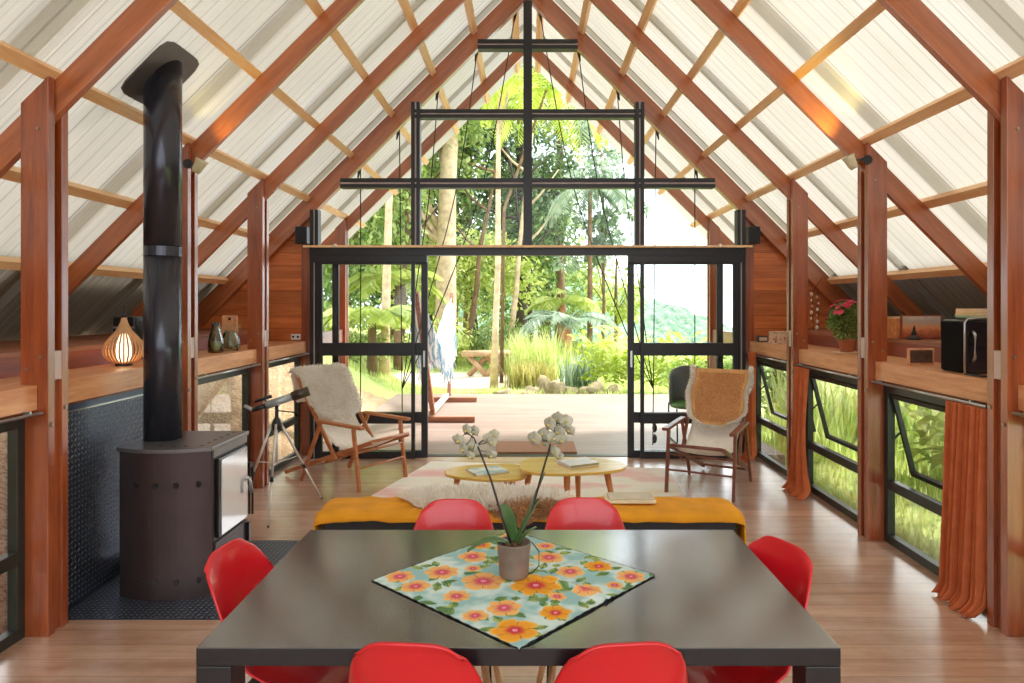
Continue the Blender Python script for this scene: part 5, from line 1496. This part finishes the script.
# potted chrysanthemum
px_, py_ = 2.53, 5.42
t = thing('potted_chrysanthemum', 'chrysanthemum with red pink flowers in a terracotta pot on the right ledge', 'potted plant', (px_, py_, SH))
M['terracotta'] = plain('terracotta', srgb(190, 112, 78), .8, 0, .1)
MB().lathe([(0, 0), (.085, 0), (.10, .008), (.098, .012), (0, .010)], (px_, py_, SH), 28).build('saucer', plain('cream_saucer', srgb(226, 204, 176), .5), t, smooth=True)
MB().lathe([(0, .013), (.045, .013), (.062, .095), (.068, .095), (.068, .12), (.058, .12), (.055, .105), (0, .105)], (px_, py_, SH), 28).build('pot', M['terracotta'], t, smooth=True)
mb = MB(); rc_ = random.Random(31); C0 = Vector((px_, py_, SH + .25))
for _ in range(2600):
    v = rvec(rc_); v = Vector((v.x * .13, v.y * .13, v.z * .15)); 
    if v.z < -.05 and math.hypot(v.x, v.y) > .08: continue
    leaf(mb, C0 + v, (v.normalized() + rvec(rc_) * .8 + Vector((0, 0, .3))).normalized(), rvec(rc_).normalized(), .035, .014)
for _ in range(14):
    a = rc_.uniform(0, 6.28); mb.tube([(px_, py_, SH + .10), (px_ + .08 * math.cos(a), py_ + .08 * math.sin(a), SH + .3)], .0025, 4)
mb.build('foliage', M['leaf_mid'], t)
M['mum'] = plain('mum_petals', srgb(206, 60, 84), .6, 0, .3, 30)
for k in range(60):
    a = rc_.uniform(0, 6.28); e = rc_.uniform(.05, 1.4) ** .8; rr_ = .15
    c = C0 + Vector((math.cos(a) * math.cos(e) * rr_, math.sin(a) * math.cos(e) * rr_, math.sin(e) * .165 + .01))
    nn = (c - C0).normalized(); mb = MB()
    for q in range(11):
        b = 2 * PI * q / 11; s1 = nn.orthogonal().normalized(); s2_ = nn.cross(s1)
        leaf(mb, c, (s1 * math.cos(b) + s2_ * math.sin(b) + nn * .35).normalized(), nn, .026, .014)
    mb.build('flower', M['mum'], t)

# pictures and gear between the nearest and second post, right
t = thing('landscape_picture', 'long framed landscape picture standing on the upper right ledge', 'picture', (2.93, 5.09, UP))
Pc = lambda px, py, Y: at(px, py, Y)
tt = NT('picture_print'); p = tt.pos('obj'); sp = tt.n('ShaderNodeSeparateXYZ', None, _0=p)
pc_ = tt.ramp(tt.math('ADD', tt.math('MULTIPLY', sp.outputs[2], 4.0), tt.math('MULTIPLY', tt.noise(p, 22, 4, .7), .5)), [(.25, srgb(120, 60, 40)), (.45, srgb(196, 104, 62)), (.6, srgb(226, 150, 96)), (.8, srgb(180, 160, 140)), (.95, srgb(206, 190, 170))])
MB().box(2.78, 3.08, 5.085, 5.10, UP + .001, UP + .18).build('picture_frame', M['shelf_dark'], t, bevel=.002)
MB().box(2.79, 3.07, 5.080, 5.0845, UP + .010, UP + .17).build('print', tt.done(tt.pbsdf(Base_Color=pc_, Roughness=.5).outputs[0]), t)
t = thing('small_frame', 'small picture frame with pale edge leaning against the right ledge riser', 'picture frame', (2.62, 4.3, SH))
MB().box(2.45, 2.62, 4.40, 4.415, SH, SH + .105).build('frame', M['shelf'], t, bevel=.003)
MB().box(2.464, 2.606, 4.3945, 4.3995, SH + .012, SH + .093).build('print', plain('dark_print', srgb(84, 62, 54), .4, 0, .5, 24), t)
simple('triangular_ornament', 'small dark pyramid ornament on the upper right ledge', 'ornament', MB().lathe([(0, 0), (.05, 0), (.048, .012), (.02, .035), (.024, .045), (.010, .07), (.012, .08), (0, .11)], (2.83, 5.0, UP), 4), M['pot_black'])
t = thing('orange_box', 'orange cardboard box on the upper right ledge beside the second post', 'box', (2.85, 5.26, UP))
MB().box(2.80, 2.90, 5.20, 5.32, UP, UP + .15).build('carton', plain('orange_carton', srgb(226, 150, 90), .6, 0, .2, 20), t, bevel=.003)
MB().box(2.798, 2.902, 5.198, 5.322, UP + .1505, UP + .165).build('lid', plain('orange_lid', srgb(236, 190, 140), .6), t)
t = thing('hifi_unit', 'large black appliance with silver edge and handle on the right ledge', 'appliance', (2.6, 3.75, SH))
MB().box(2.435, 2.74, 3.80, 4.02, SH, SH + .30).build('cabinet', plain('appliance_black', srgb(30, 24, 30), .22), t, bevel=.012)
MB().box(2.427, 2.434, 3.81, 4.01, SH + .01, SH + .29).build('side_trim', plain('matt_black', srgb(20, 18, 20), .8, 0, .05, 5, .1), t)
MB().tube([(2.425, 3.79, SH + .0), (2.425, 3.79, SH + .285), (2.44, 3.79, SH + .306), (2.52, 3.79, SH + .31)], .006, 8).build('edge_trim', M['alu'], t, smooth=True)
MB().tube([(2.47, 3.79, SH + .07), (2.47, 3.77, SH + .09), (2.47, 3.77, SH + .22), (2.47, 3.79, SH + .24)], .007, 8).build('handle', M['alu'], t, smooth=True)
MB().box(2.62, 2.66, 3.7945, 3.7995, SH + .185, SH + .225).build('red_label', plain('red_label', srgb(206, 50, 60), .5), t)
for k, (lab, col, h, x0) in enumerate((('thin blue green magazine at the bottom of the pile on the black appliance', srgb(150, 180, 150), .012, 2.48), ('cream magazine in the middle of the pile on the black appliance', srgb(226, 190, 130), .016, 2.47), ('orange cream paperback on top of the black appliance', srgb(236, 196, 150), .022, 2.49))):
    z0 = SH + .3125 + [0, .0125, .029][k]
    t = thing('magazine', lab, 'magazine', (2.58, 3.9, z0), 'magazines on the black appliance')
    book(t, (2.585 + .004 * k, 3.90, z0), .19, .16, h, R(3 * k), plain('mag_%d' % k, col, .5), M['pages'])
simple('phone', 'small black phone lying on the right ledge', 'phone', MB().box(2.40, 2.45, 3.78 - .16, 3.78 - .02, SH, SH + .009), M['pot_black'], bevel=.003)
# ================================================================ CAMERA, SKY, SUN
cam = bpy.data.objects.new('camera', bpy.data.cameras.new('camera')); COL.objects.link(cam)
cam.location = (0, 0, EYE); cam.rotation_euler = (PI / 2, 0, 0)
cam.data.sensor_width = 36; cam.data.lens = FPX / 1024 * 36
cam.data.shift_x = (512 - CX) / 1024; cam.data.shift_y = -(341.5 - CY) / 1024
cam.data.clip_end = 2000
SC.camera = cam

w = bpy.data.worlds.new('sky'); SC.world = w; w.use_nodes = True
nt = w.node_tree; nt.nodes.clear()
out = nt.nodes.new('ShaderNodeOutputWorld'); bg = nt.nodes.new('ShaderNodeBackground')
tc = nt.nodes.new('ShaderNodeTexCoord'); nz = nt.nodes.new('ShaderNodeTexNoise')
nz.inputs['Scale'].default_value = 2.2; nz.inputs['Detail'].default_value = 5
cr = nt.nodes.new('ShaderNodeValToRGB')
cr.color_ramp.elements[0].position = .35; cr.color_ramp.elements[0].color = (.78, .90, 1.0, 1)
cr.color_ramp.elements[1].position = .62; cr.color_ramp.elements[1].color = (1, 1, 1, 1)
nt.links.new(tc.outputs['Generated'], nz.inputs['Vector']); nt.links.new(nz.outputs[0], cr.inputs[0])
nt.links.new(cr.outputs[0], bg.inputs[0]); bg.inputs[1].default_value = SKY
nt.links.new(bg.outputs[0], out.inputs[0])
sl = bpy.data.lights.new('sun', 'SUN'); sl.energy = SUN; sl.angle = R(8); sl.color = (1, .95, .86)
so = bpy.data.objects.new('sun', sl); COL.objects.link(so)
so.rotation_euler = Vector((-.48, -.34, -.80)).to_track_quat('-Z', 'Y').to_euler()
so.location = (8, 6, 14)

SC.view_settings.view_transform = 'Standard'
SC.view_settings.look = 'None'
SC.view_settings.exposure = EXPO
SC.view_settings.gamma = 1
SC.view_settings.use_curve_mapping = False
SC.cycles.use_denoising = True
try: SC.cycles.denoiser = 'OPENIMAGEDENOISE'
except Exception: pass
SC.cycles.max_bounces = 14
SC.cycles.diffuse_bounces = 7
SC.cycles.transparent_max_bounces = 24
SC.cycles.sample_clamp_indirect = 8
